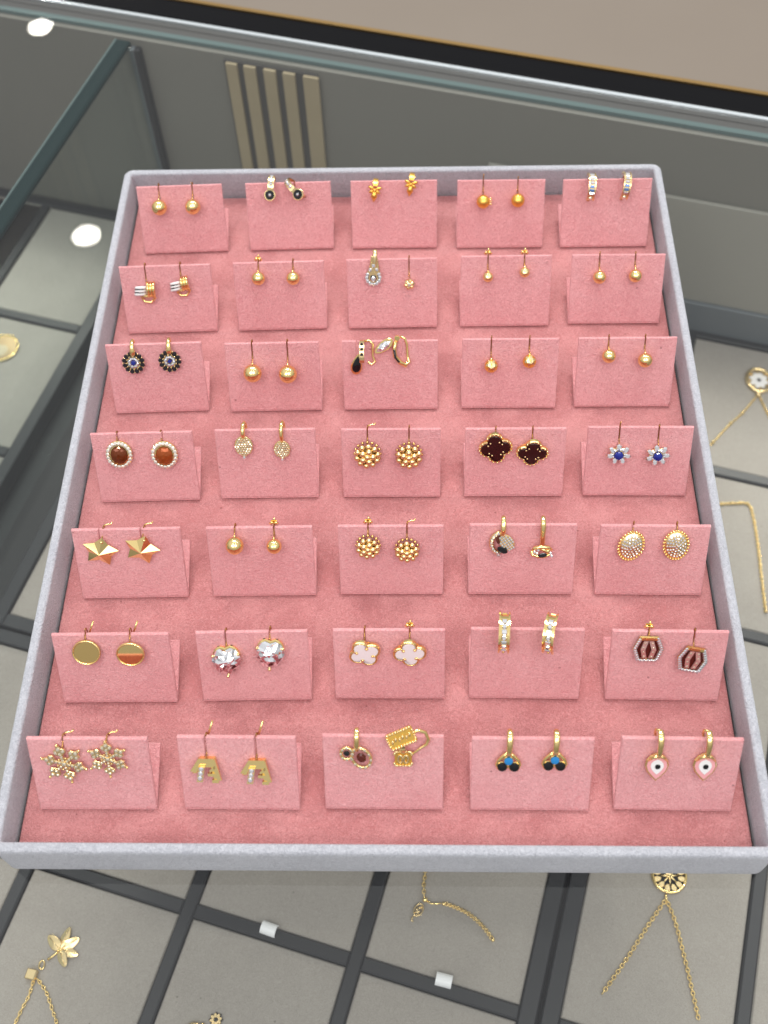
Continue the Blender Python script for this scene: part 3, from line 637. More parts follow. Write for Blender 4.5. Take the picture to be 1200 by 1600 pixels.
def e_knot(t, top, i):
    m = RZ(10 * i) @ Matrix.Scale(.92 if i else 1, 4)
    for k in range(3):
        mb = MB(); mb.m = m @ T(-2.6, .2, 2.2) @ RZ(-12) @ T(0, (k - 1) * 1.5, 0)
        mb.tube([(-2.3, -.7, -1.6), (-2.0, .1, .4), (-.4, .8, 1.5), (1.4, 1.0, 1.0), (2.4, .8, -.6)], .68, 8); mb.build('ribbed_band', 'white', t)
        mb = MB(); mb.m = m @ T(-2.6, .95, 2.0) @ RZ(-12) @ T(0, (k - 1) * 1.5, 0)
        if k < 2: mb.tube([(-2.3, -.7, -1.6), (-2.0, .1, .6), (-.4, .8, 1.8), (1.4, 1.0, 1.2)], .45, 6); mb.build('dark_inlay', 'black', t)
    for k in range(3):
        mb = MB(); mb.m = m @ T(1.0 + 1.25 * k, 1.0, 2.4)
        mb.tube([(0, 3.0, -1.2), (0, 2.4, 1.0), (0, .4, 1.7), (-.1, -2.0, 1.2), (-.3, -3.2, -.6)], .68, 8); mb.build('gold_band', 'gold', t)
    mb = MB(); mb.m = m; mb.tube([(-2.6, -2.4, 1.8), (-1.2, -4.2, 2.6), (1.6, -4.6, 2.6), (3.4, -2.8, 2.0), (2.2, -1.2, 3.2), (-.6, -1.4, 3.2)], .62, 8, True); mb.build('lower_loop', 'gold', t)
    hook(t, 3.2, 1.2, top, 0)
def ringofgems(mb, n, rx, ry, z, r, ph=0, nrm=None):
    for k in range(n):
        a = 2 * math.pi * (k + ph) / n; mb.gem((rx * math.cos(a), ry * math.sin(a), z), r, (math.cos(a) * .25, math.sin(a) * .25, 1))
def e_teardrop(t, top, i):
    m = T(0, 0, 1.6)
    mb = MB(); mb.m = m; mb.prism([(-.75, 9.6), (-1.4, 5), (-3.1, 1.4)] + [(3.4 * math.cos(a), 3.4 * math.sin(a)) for a in [R(160 + 22 * k) for k in range(11)]] + [(3.1, 1.4), (2.6, 5), (1.9, 9.6)], -.5, .4, .2); mb.build('setting', 'goldpale', t)
    mb = MB(); mb.m = m
    for k in range(9):
        a = R(150 + 30 * k); mb.gem((2.9 * math.cos(a), 2.9 * math.sin(a), .6), .95)
    mb.gem((-1.2, 3.6, .6), .8); mb.gem((1.6, 3.6, .6), .8); mb.gem((.3, 5.4, .6), .9)
    mb.build('halo_stones', 'stone', t, kind='stuff')
    mb = MB(); mb.m = m; mb.gem((0, -.2, .6), 1.5, n=10); mb.build('centre_stone', 'blackstone', t)
    mb = MB(); mb.m = m; mb.gem((0, -.3, 1.2), 1.1, n=10); mb.build('inner_stone', 'stone', t)
    mb = MB(); mb.strip([(.6, 5, 1.8), (.9, 8.4, 1.8), (1.0, 10.6, 1.2), (1.0, 11.4, -.6), (1.0, 9, -2.4)], 1.9, 1.1, rnd=True); mb.build('bail', 'goldpale', t)
def e_flowerball(t, top, i, r=2.5):
    mb = MB(); mb.ball((0, 0, r), r * .85, 20, 12); mb.build('core', 'gold', t)
    for k in range(6):
        a = R(60 * k + 15); mb = MB(); mb.gem((r * .66 * math.cos(a), r * .66 * math.sin(a), r * 1.5), r * .4, (math.cos(a) * .7, math.sin(a) * .7, .8)); mb.build('petal_stone', 'goldpale', t)
    mb = MB(); mb.gem((0, 0, r * 1.82), r * .36); mb.build('centre_stone', 'champ', t)
    hook(t, r, r * .7, top, 0)
def e_blackflower(t, top, i):
    m = T(0, 0, 1.6) @ RX(-6) @ RZ(8 * i)
    mb = MB(); mb.m = m; mb.prism(circ(3.9, 24), -.6, .3, .2); mb.build('plate', 'goldpale', t)
    for k in range(12):
        a = R(30 * k + 15); mb = MB(); mb.m = m; mb.gem((3.75 * math.cos(a), 3.75 * math.sin(a), .5), 1.02, n=6, asp=1.2, ang=a); mb.build('black_stone', 'blackstone', t)
    mb = MB(); mb.m = m
    for k in range(12):
        a = R(30 * k); mb.ball((4.3 * math.cos(a), 4.3 * math.sin(a), .6), .36, 6, 5); mb.ball((2.9 * math.cos(a), 2.9 * math.sin(a), .9), .33, 6, 5)
    mb.build('claws', 'goldpale', t, kind='stuff')
    mb = MB(); mb.m = m; ringofgems(mb, 8, 1.9, 1.9, .7, .78, .5); mb.build('inner_stones', 'stone', t, kind='stuff')
    mb = MB(); mb.m = m; mb.gem((0, 0, .8), 1.15, n=4 + 4 * (1 - i)); mb.build('centre_stone', 'sapph', t)
    mb = MB(); mb.strip([(.2, 3.6, 2.2), (.3, 5.2, 2.6), (.3, 7.6, 1.9), (.3, 8.8, .2), (.3, 8.4, -1.8), (.2, 5, -2.6)], [2.2, 2.2, 1.7, 1.3, 1.2, 1.0], 1.1, rnd=True); mb.build('bail', 'gold', t)
def tear(r, L_, n=20): 
    out = []
    for k in range(n):
        a = 2 * math.pi * k / n; x = r * math.sin(a) * (math.sin(a / 2) ** 1.0); y = L_ / 2 * math.cos(a); out.append((x, y))
    return out[::-1]
def e_dropleaf(t, top, i):
    if i == 0:
        m = T(0, 0, 2.2) @ RZ(-10)
        mb = MB(); mb.m = m; mb.prism([(q[0] * 1.18, q[1] * 1.14) for q in tear(2.6, 8.2)], -.6, .5, .25); mb.build('bezel', 'gold', t)
        mb = MB(); mb.m = m; mb.prism(tear(2.35, 7.2), .3, .9, .3, dome=.3); mb.build('black_drop', 'black', t)
        hm = T(2.2, 7.0, 0) @ RY(35)
        mb = MB(); mb.m = T(2.3, 3.2, 0); mb.strip(arcpts(5.4, -20, 110, 10, 1, 1.6), 1.9, .8); mb.build('hoop_band', 'goldpale', t)
        mb = MB(); mb.m = T(2.3, 3.2, 0)
        for k in range(3):
            q = R(28 + 22 * k); mb.gem((0, 1 + 5.9 * math.cos(q), 1.6 + 5.9 * math.sin(q)), .85, (0, math.cos(q), math.sin(q)), n=4, ang=.78)
        mb.build('band_stones', 'blackstone', t, kind='stuff')
        mb = MB(); mb.tube([(3.2, 9.4, .5), (5.4, 9.6, .3), (6.7, 8, .6), (6.6, 3, .8), (7.6, .6, 1.2), (6.0, -.6, 1.6), (4.6, .6, 1.8)], [.5, .55, .5, .45, .5, .6, .4], 8); mb.build('hoop_back', 'gold', t)
    else:
        mb = MB(); mb.tube([(-1.9, 5.4, .6), (-2.8, 2.0, 2), (-2.6, -1.6, 2.4), (-.6, -4.4, 2.2), (1.8, -6.0, 1.8), (3.2, -4.6, 1.2), (2.6, -2, .6), (2.4, 2.6, .4), (1.6, 5.2, .2), (-.2, 6.2, .2)], [.8, .85, .9, 1.0, 1.0, .7, .5, .5, .6, .6], 8); mb.build('hoop', 'gold', t)
        mb = MB(); mb.tube([(-2.9, 1.4, 2.9), (-2.4, -2.0, 3.3), (-.9, -4.0, 3.2)], .5, 6); mb.build('dark_inlay', 'blackstone', t)
        m = T(-7.2, 2.6, 1.8) @ RZ(38) @ RX(-10)
        lf = [(4.7 * math.cos(a), 2.1 * math.sin(a) * (1 + .2 * math.cos(a))) for a in [2 * math.pi * k / 18 for k in range(18)]]
        mb = MB(); mb.m = m; mb.prism(lf, -.5, .4, .2); mb.build('leaf_bezel', 'gold', t)
        mb = MB(); mb.m = m; mb.facets((0, 0, .3), 3.9, 10, 2, .3, 1.0, .3, 3, lambda a: 1 / math.sqrt(math.cos(a) ** 2 + (math.sin(a) / .42) ** 2)); mb.build('leaf_crystal', 'stone', t)
        mb = MB(); mb.m = T(-1.6, 5.9, 1.2); mb.prism(circ(1.25, 6), -.8, .8, .2); mb.build('joint', 'gold', t)
def e_halo(t, top, i):
    m = T(0, 0, 1.5) @ RX(-4) @ RZ(-6 + 4 * i)
    mb = MB(); mb.m = m; mb.prism(circ(5.35, 32, ry=5.9), -.9, .2, .3); mb.build('setting', 'gold', t)
    mb = MB(); mb.m = m; ringofgems(mb, 20, 4.6, 5.05, .4, .86); mb.build('halo_stones', 'ivory', t, kind='stuff')
    mb = MB(); mb.m = m; mb.facets((0, 0, .4), 3.85, 12, 3, .35, .90, .1, 4 + i); mb.build('oval_crystal', 'topaz' if i else 'amber', t)
    hook(t, 5.4, 1.0, top, 0, -.4 - .5 * i, .3)
def e_leafpave(t, top, i):
    k_ = 1 if i == 0 else .9; m = T(0, 0, 1.4) @ RX(-6) @ Matrix.Scale(k_, 4)
    out = [(0, -4.9), (1.2, -3.7), (2.6, -3.0), (3.5, -1.3), (3.7, .7), (3.0, 2.6), (1.6, 3.9), (0, 4.2), (-1.6, 3.9), (-3.0, 2.6), (-3.7, .7), (-3.5, -1.3), (-2.6, -3.0), (-1.2, -3.7)]
    mb = MB(); mb.m = m; mb.prism(out, -.6, .3, .2); mb.build('leaf_plate', 'goldpale', t)
    mb = MB(); mb.m = m; rnd = random.Random(3 + i)
    for y in range(-4, 5):
        for x in range(-3, 4):
            px_, py_ = x * 1.05 + (.5 if y % 2 else 0), y * .95
            if (px_ / 3.2) ** 2 + (py_ / 3.9) ** 2 < 1: mb.gem((px_, py_, .45), .5, (rnd.uniform(-.5, .5), rnd.uniform(-.5, .5), 1), n=6)
    mb.build('pave_stones', 'champ', t, kind='stuff')
    mb = MB(); mb.m = m; mb.gem((0, -4.6, .5), .6); mb.build('tip_stone', 'stone', t)
    tt = top
    mb = MB(); mb.tube([(.2, 3.4, 1.8), (.2, 4.8, 2.4), (.2, tt + .4, 2.2), (.3, tt + 2.4, .9), (.6, tt + 2.9, -.8), (.9, tt + 1.4, -2.6), (1.0, tt - 2, -2.8)], [.5, .75, .9, .85, .7, .6, .5], 9); mb.build('small_hoop', 'gold', t)
def e_cluster(t, top, i, r=5.2, hk=1, br=1.38, mat='pearl'):
    mb = MB(); mb.ball((0, 0, 2.0), r * .72, 20, 12, (1, 1, .62)); mb.build('core', 'core_shade', t)  # dark core puts the shade between the beads into its colour
    beads = [(0, 0, 0)]
    for ring, (n, rr) in enumerate(((5, .42), (10, .80))):
        for k in range(n):
            a = 2 * math.pi * (k + .3 * ring + .25 * i) / n; beads.append((rr * r * math.cos(a), rr * r * math.sin(a), ring + 1))
    src = MB(); src.ball((0, 0, 0), 1, 14, 10)
    me = None
    for (x, y, rg) in beads:
        q = math.sqrt(max(0, 1 - (x * x + y * y) / (r * r) * .86))
        rad = br * (1.0 if rg < 2 else .88)
        o = src.build('bead', mat if (int(x * 7 + y * 3) % 3) else 'goldpale', t) if me is None else bpy.data.objects.new('bead', me)
        if me is None: me = o.data
        else: COL.objects.link(o); o.parent = t
        o.location = (x * MM, y * MM, (2.0 + 2.6 * q) * MM); o.scale = (rad, rad, rad)
    mb = MB()
    for k in range(16):
        a = 2 * math.pi * k / 16; mb.ball((r * .97 * math.cos(a), r * .97 * math.sin(a), 1.5), .62, 8, 6)
    mb.build('edge_beads', 'golddark', t, kind='stuff')
    hook(t, r * .8, 1.2, top, hk if isinstance(hk, int) else hk[i])
def clover(r, lob, n=9, pinch=1.0):
    out = []
    for q in range(4):
        c = (lob * math.cos(R(90 * q)), lob * math.sin(R(90 * q)))
        for k in range(n):
            a = R(90 * q - 118 + 236 * k / (n - 1)); out.append((c[0] + r * math.cos(a), c[1] + r * math.sin(a)))
    return out
def e_clover(t, top, i, mat='onyx', beaded=True, sc=1.0, tilt=0, rot=0, rim='goldpale'):
    m = T(0, 0, 2.4) @ RX(tilt) @ RZ(rot) @ Matrix.Scale(sc, 4)
    mb = MB(); mb.m = m; mb.prism(clover(3.15, 2.95), -1.5, .15, .25); mb.build('setting', 'gold', t)
    mb = MB(); mb.m = m; mb.prism(clover(2.45, 2.85), .1, .55, .15); mb.build('clover_inlay', mat, t)
    mb = MB(); mb.m = m
    o = clover(2.85, 2.92, 9)
    if beaded:
        for p in o: mb.ball((p[0], p[1], .35), .42, 6, 5)
        mb.build('beaded_rim', rim, t, kind='stuff')
    else:
        mb.tube([(p[0], p[1], .35) for p in o], .32, 5, True); mb.build('rim', 'gold', t)
        for q in range(4):
            mb = MB(); mb.m = m @ RZ(45 + 90 * q); mb.ball((2.9, 0, .6), .55, 8, 6); mb.build('claw', 'gold', t)
    hook(t, 4.8, 1.2, top, 1 if (mat == 'mop' and i) else 0, 0, 1.0 if mat == 'mop' else .4)
def e_sapphire(t, top, i):
    m = T(0, 0, 2.2) @ RX(-10) @ RZ(10 * i)
    out = []
    for k in range(14):
        a = R(90 + 360 / 14 * k); rr = 5.0 if k % 2 == 0 else 3.1; out.append((rr * math.cos(a), rr * .84 * math.sin(a)))
    mb = MB(); mb.m = m; mb.prism(out, -1.2, .2, .2); mb.build('star_setting', 'goldpale', t)
    for k in range(7):
        a = R(90 + 360 / 7 * k); mb = MB(); mb.m = m; mb.gem((3.5 * math.cos(a), 2.95 * math.sin(a), .5), 1.15, n=6, asp=1.25, ang=a); mb.build('white_stone', 'stone', t)
    mb = MB(); mb.m = m; ringofgems(mb, 14, 2.4, 2.2, .7, .45); mb.build('small_stones', 'stone', t, kind='stuff')
    mb = MB(); mb.m = m; mb.facets((0, -.5, .5), 1.95, 8, 2, .6, 1, .08, 5); mb.build('blue_stone', 'sapph', t)
    hook(t, 3.8, 1.4, top, 0, .1, 1.8 if i == 0 else .5)
def e_star3d(t, top, i):
    m = T(0, 0, 1.4) @ RX(3) @ RZ(-14 if i == 0 else -20) @ Matrix.Scale(1.02, 4)
    pts = []
    for k in range(10):
        a = R(90 + 36 * k); rr = 6.6 if k % 2 == 0 else 4.2; pts.append((rr * math.cos(a) * (1.05), rr * math.sin(a) * .95, .6 if k % 2 == 0 else .2))
    vs = pts + [(0, 0, 3.0), (0, 0, -1)]; fs = []
    for k in range(10): fs += [(k, (k + 1) % 10, 10), ((k + 1) % 10, k, 11)]
    mb = MB(); mb.m = m; mb.add(vs, fs, False); mb.build('faceted_star', 'gold', t)
    mb = MB(); mb.m = m
    mb.ball((0, 4.3, .6), .8, 8, 6); mb.build('loop', 'gold', t)
    hook(t, 4.2, 1.2, top, 3, 1.6 if i == 0 else 1.2, .6)
def e_pend(t, top, i):
    if i == 0:
        m = T(0, 0, 1.8) @ RX(-6)
        mb = MB(); mb.m = m; mb.tube([(4.0 * math.cos(R(a)), 4.3 * math.sin(R(a)), 0) for a in range(100, 261, 16)], .95, 8); mb.build('left_arc', 'goldpale', t)
        mb = MB(); mb.m = m
        for a in range(110, 262, 17): mb.gem((4.0 * math.cos(R(a)), 4.3 * math.sin(R(a)), .85), .62)
        mb.gem((-1.2, -4.8, .8), .75); mb.build('arc_stones', 'stone', t, kind='stuff')
        mb = MB(); mb.m = m @ T(1.7, .3, 0) @ RZ(35); mb.prism(circ(2.6, 18, ry=3.6), -.6, .5, .2); mb.build('pave_leaf', 'goldpale', t)
        mb = MB(); mb.m = m @ T(1.7, .3, 0) @ RZ(35)
        for y in range(-3, 4):
            for x in range(-2, 3):
                if (x / 2.3) ** 2 + (y / 3.5) ** 2 < 1: mb.gem((x, y, .6), .48, n=6)
        mb.build('pave_stones', 'stone', t, kind='stuff')
        mb = MB(); mb.m = m @ T(.1, -2.4, .9) @ RZ(-28); mb.prism([(2.1 * math.cos(a), 1.2 * math.sin(a)) for a in [2 * math.pi * k / 12 for k in range(12)]], -.3, .6, .3); mb.build('black_marquise', 'black', t)
        mb = MB(); mb.m = m @ T(-1.3, 1.6, .2); mb.prism(circ(1.0, 10, ry=1.8), -.3, .3, .1); mb.build('dark_centre', 'darkred', t)
        yb = 4.0
    else:
        m = T(0, 0, 2.2) @ RX(-16)
        mb = MB(); mb.m = m; mb.tube([(-3.6, -.4, 0), (-2.4, 1.2, .6), (0, 1.6, 1), (2.6, 1.3, .6), (4.0, .2, 0)], [.5, .8, .9, .8, .5], 8); mb.tube([(3.4, 1.2, 0), (2.2, -.4, .8), (.6, .6, 1), (-1.5, 1.6, .8)], .7, 8)
        mb.tube([(-3.8, 0, 0), (-3.2, -1.6, .4), (-1, -2.2, .6), (1.4, -2.1, .6), (3.2, -1.2, .4), (4.0, -2.2, .2)], .6, 8); mb.build('twisted_loop', 'gold', t)
        mb = MB(); mb.m = m
        for p in ((-2.6, -.3), (-1.6, -.9), (-1.2, .4), (3.4, -.8), (3.8, -1.9)): mb.gem((p[0], p[1], 1.0), .6)
        mb.build('small_stones', 'stone', t, kind='stuff')
        mb = MB(); mb.m = m @ T(.4, -1.5, 1.2) @ RZ(8); mb.prism([(1.75 * math.cos(a), .85 * math.sin(a)) for a in [2 * math.pi * k / 12 for k in range(12)]], -.2, .4, .2); mb.build('black_marquise', 'black', t)
        yb = 1.6
    mb = MB(); tt = top + 1.6
    mb.strip([(.2 + .0 * i, yb - .6, 2.0), (.2, yb + 1.2, 2.6), (.3, tt - 1, 2.3), (.3, tt + 1.0, 1.0), (.35, tt + 1.4, -.6), (.4, tt, -2.4), (.3, tt - 4, -2.6)], [1.5, 1.8, 1.9, 1.8, 1.6, 1.2, 1.0], 1.1, rnd=True); mb.build('bail', 'gold', t)
def e_paveoval(t, top, i):
    m = T(0, 0, 1.6) @ RX(-4) @ RZ(-16 if i == 0 else 4); rx, ry = 4.5, 5.7
    mb = MB(); mb.m = m; mb.ball((0, 0, -.2), 1, 28, 14, (rx, ry, 1.5)); mb.build('dome', 'goldpale', t)
    mb = MB(); mb.m = m; g = 0
    for rg, n in ((.16, 4), (.36, 9), (.56, 14), (.76, 19)):
        for k in range(n):
            a = 2 * math.pi * (k + .5 * (g % 2)) / n; x, y = rx * rg * math.cos(a), ry * rg * math.sin(a)
            mb.gem((x, y, -.1 + 1.5 * math.sqrt(1 - rg * rg)), .5, (x * .16, y * .12, 1), n=6)
        g += 1
    mb.build('pave_stones', 'stone', t, kind='stuff')
    mb = MB(); mb.m = m
    for k in range(28):
        a = 2 * math.pi * k / 28; mb.ball((rx * 1.03 * math.cos(a), ry * 1.03 * math.sin(a), .1), .52, 7, 5)
    mb.build('beaded_rim', 'gold', t, kind='stuff')
    hook(t, 5.4, .8, top, 0, .6 if i == 0 else 0, 1.2)
def e_disc(t, top, i):
    m = T(0, 0, 2.3 if i else 1.6) @ RX(-11 if i == 0 else -7.5)
    ry = 4.75 if i == 0 else 4.6
    mb = MB(); mb.m = m; mb.prism(circ(5.05, 48, ry=ry), -.55, .45, .35); mb.build('disc', 'gold' if i else 'golddisc_dark', t)  # left disc's dark reflection is put into a darker gold
    mb = MB(); mb.m = m; mb.tube([(4.75 * math.cos(a), (ry - .3) * math.sin(a), .45) for a in [2 * math.pi * k / 48 for k in range(48)]], .3, 6, True); mb.build('disc_rim', 'gold', t)
    hook(t, ry - .3, 1.0, top, 2, 0, 1.8)
def e_heart(t, top, i):
    m = T(0, 0, 2.6) @ RX(-14) @ RZ(4 - 8 * i) @ Matrix.Scale(1.08, 4)
    def hs(a):
        a = (a + math.pi) % (2 * math.pi) - math.pi
        d = abs(a - math.pi / 2); b = abs(a + math.pi / 2)
        return 1.04 - .28 * math.exp(-(d / .3) ** 2) + .16 * math.exp(-(b / .35) ** 2) - .06 * math.exp(-((b - .9) / .4) ** 2)
    out = [(4.5 * hs(a) * math.cos(a), 4.5 * hs(a) * math.sin(a)) for a in [2 * math.pi * k / 32 for k in range(32)]]
    mb = MB(); mb.m = m; mb.prism([(x * .97, y * .97 + .9) for x, y in out], -2.6, -.1, .3); mb.build('heart_cup', 'gold', t)
    mb = MB(); mb.m = m; mb.facets((0, 0, 0), 4.6, 16, 4, .42, 1, .34, 8 + i, hs); mb.build('heart_crystal', 'crystal', t)
    for a in (-90, 25, 155):
        mb = MB(); mb.m = m; q = hs(R(a)) * 4.5; mb.ball((q * math.cos(R(a)), q * math.sin(R(a)), .5), .55, 8, 6); mb.build('prong', 'goldpale', t)
    for s_ in (-1, 1):
        mb = MB(); mb.m = m; mb.ball((s_ * 2.0, 4.6, -.9), .6, 8, 6, (1, .5, .8)); mb.build('eyelet', 'black', t)
    hook(t, 4.2, .8, top, 0, .2, .9 + .6 * i)
def e_hoop(t, top, i):
    m = RY(-4 if i == 0 else -16)
    mb = MB(); mb.m = m
    for s_ in (-1, 1): mb.strip(arcpts(6.7, -20, 150, 20, 0, .4, s_ * 1.65), .55, 1.4)
    mb.strip(arcpts(6.3, -20, 150, 20, 0, .4), 2.9, .5); mb.build('hoop_band', 'gold', t)
    mb = MB(); mb.m = m; mb.strip(arcpts(6.4, -20, -150, 14, 0, .4), 1.6, 1.0); mb.build('hoop_back', 'gold', t)
    for k in range(7):
        q = R(20 + 17 * k); mb = MB(); mb.m = m @ T(0, 6.6 * math.cos(q), .4 + 6.6 * math.sin(q)) @ Matrix.Rotation(-(math.pi / 2 - q), 4, 'X')
        mb.gem((0, 0, .1), 1.12, n=8, asp=.95) if k % 2 else mb.prism([(-1.0, -.8), (1.0, -.8), (1.0, .8), (-1.0, .8)], -.2, .45, .25)
        mb.build('band_stone', 'stone', t)
    mb = MB(); mb.m = m; mb.tube([(0, -5.6, 4.4), (0, -7.2, 2.4)], [.5, .3], 6); mb.build('pin', 'gold', t)
def e_hex(t, top, i):
    m = T(0, 0, 1.8) @ RX(-4) @ RZ(0 if i == 0 else -10)
    P = [(-2.9, 4.5), (2.9, 4.5), (4.7, 0), (3.2, -4.6), (-3.2, -4.6), (-4.7, 0)]
    def frame(sc_, w_, z, mat, name, pts=P):
        mb = MB(); mb.m = m; mb.tube([(x * sc_, y * sc_, z) for x, y in pts], w_, 6, True, False); return mb.build(name, mat, t)
    frame(1, .75, 0, 'golddark', 'hexagon_frame')
    mb = MB(); mb.m = m
    for k in range(6):
        a, b = Vector(P[k]), Vector(P[(k + 1) % 6]); 
        if k == 0: continue
        for q in range(5): c = a.lerp(b, (q + .3) / 5); mb.gem((c.x, c.y, .6), .72)
    mb.build('frame_stones', 'stone', t, kind='stuff')
    mb = MB(); mb.m = m; mb.strip([(-2.7, 4.4, .7), (2.7, 4.4, .7)], .9, .5, (0, 1, 0)); mb.build('top_bar', 'gold', t)
    mb = MB(); mb.m = m; mb.prism([(x * .84, y * .84) for x, y in P[::-1]], -.5, -.2); mb.build('dark_inner', 'darkred', t)
    for s_ in (-1, 1):
        mb = MB(); mb.m = m; mb.strip([(s_ * .9, 3.4, .3), (s_ * 1.9, 0, .6), (s_ * 1.1, -3.6, .3)], 1.6, .5, (1, 0, 0)); mb.build('inner_bar', 'pinkstone', t)
        mb = MB(); mb.m = m
        for q in range(4): 
            yy = 2.6 - 1.8 * q; mb.gem((s_ * (1.9 - abs(yy) * .22), yy, .75), .42)
        mb.build('bar_stones', 'champ', t, kind='stuff')
    hook(t, 4.4, 1.0, top, 1 if i == 0 else 0, .2, .5)
def e_snow(t, top, i):
    m = T(0, 0, 1.6) @ RX(-5) @ RZ(14 if i == 0 else 2) @ Matrix.Scale(1.08 if i == 0 else 1.0, 4)
    for k in range(6):
        mb = MB(); mb.m = m @ RZ(60 * k + 30)
        mb.prism([(.4, -.5), (3.0, -.55), (4.0, -1.9), (5.3, -1.8), (5.6, -.9), (7.3, 0), (5.6, .9), (5.3, 1.8), (4.0, 1.9), (3.0, .55), (.4, .5)], -.5, .4, .15); mb.build('snowflake_arm', 'goldpale', t)
    mb = MB(); mb.m = m
    for k in range(6):
        a = R(60 * k + 30); ca, sa = math.cos(a), math.sin(a)
        for (q, off, rr) in ((1.5, 0, .5), (2.6, 0, .5), (3.8, 0, .62), (4.6, 1.2, .62), (4.6, -1.2, .62), (5.6, 0, .72)):
            mb.gem((q * ca - off * sa, q * sa + off * ca, .5), rr, (ca * .2, sa * .2, 1), n=6)
    mb.gem((0, 0, .6), .8); mb.build('pave_stones', 'champ', t, kind='stuff')
    mb = MB(); mb.m = m
    for k in range(6):
        a = R(60 * k); mb.ball((2.1 * math.cos(a), 2.1 * math.sin(a), .2), .4, 6, 5)
        b = R(60 * k + 30); mb.ball((7.0 * math.cos(b), 7.0 * math.sin(b), .3), .5, 6, 5)
    mb.build('gold_beads', 'gold', t, kind='stuff')
    hook(t, 6.2, .8, top, 3, .1, 1.0)
def e_letter(t, top, i):
    m = T(0, 0, 1.8) @ RX(-14) @ Matrix.Scale(1.06, 4)
    mb = MB(); mb.m = m; mb.prism([(-4.6, -1.6), (-3.0, -1.6), (-2.2, .4), (1.4, .4), (2.3, -3.9), (4.7, -3.9), (3.0, 3.9), (-1.9, 3.9)], -1.0, .35, .2); mb.build('body_plate', 'gold', t)
    def bar(a, b, wd=1.0, z=.5, name='bar', mat='gold'):
        mb = MB(); mb.m = m; mb.strip([(a[0], a[1], z), (b[0], b[1], z)], wd, 1.2, (1, 0, 0) if abs(a[0] - b[0]) < abs(a[1] - b[1]) else (0, 1, 0)); return mb.build(name, mat, t)
    bar((-1.5, 3.9), (-4.3, -.6), 1.5); bar((-1.6, 3.5), (2.8, 3.5), .9, .7)
    bar((2.3, 3.6), (4.2, -3.6), 1.4); bar((3.0, 1.0), (1.2, -.6), 1.0, .5); bar((4.0, -4.1), (1.8, -4.1), 1.1, .1); bar((.6, -1.6), (3.2, -1.8), 1.0, .6)
    mb = MB(); mb.m = m; mb.strip([(-1.2, 1.2, 1), (-2.0, -4.0, 1)], 2.0, 1.0); mb.build('stone_bar', 'goldpale', t)
    for q in range(3):
        mb = MB(); mb.m = m; mb.gem((-1.35 - .25 * q, .4 - 1.55 * q, 1.6), .85); mb.build('bar_stone', 'stone', t)
    hook(t, 3.8, 1.6, top, 0, .3, .8)
    mb = MB(); mb.tube([(.8, top - 1, -2.2), (1.6, top + 1.6, -2.6), (2.6, top + 4.6, -3)], .4, 7); mb.build('post', 'gold', t)
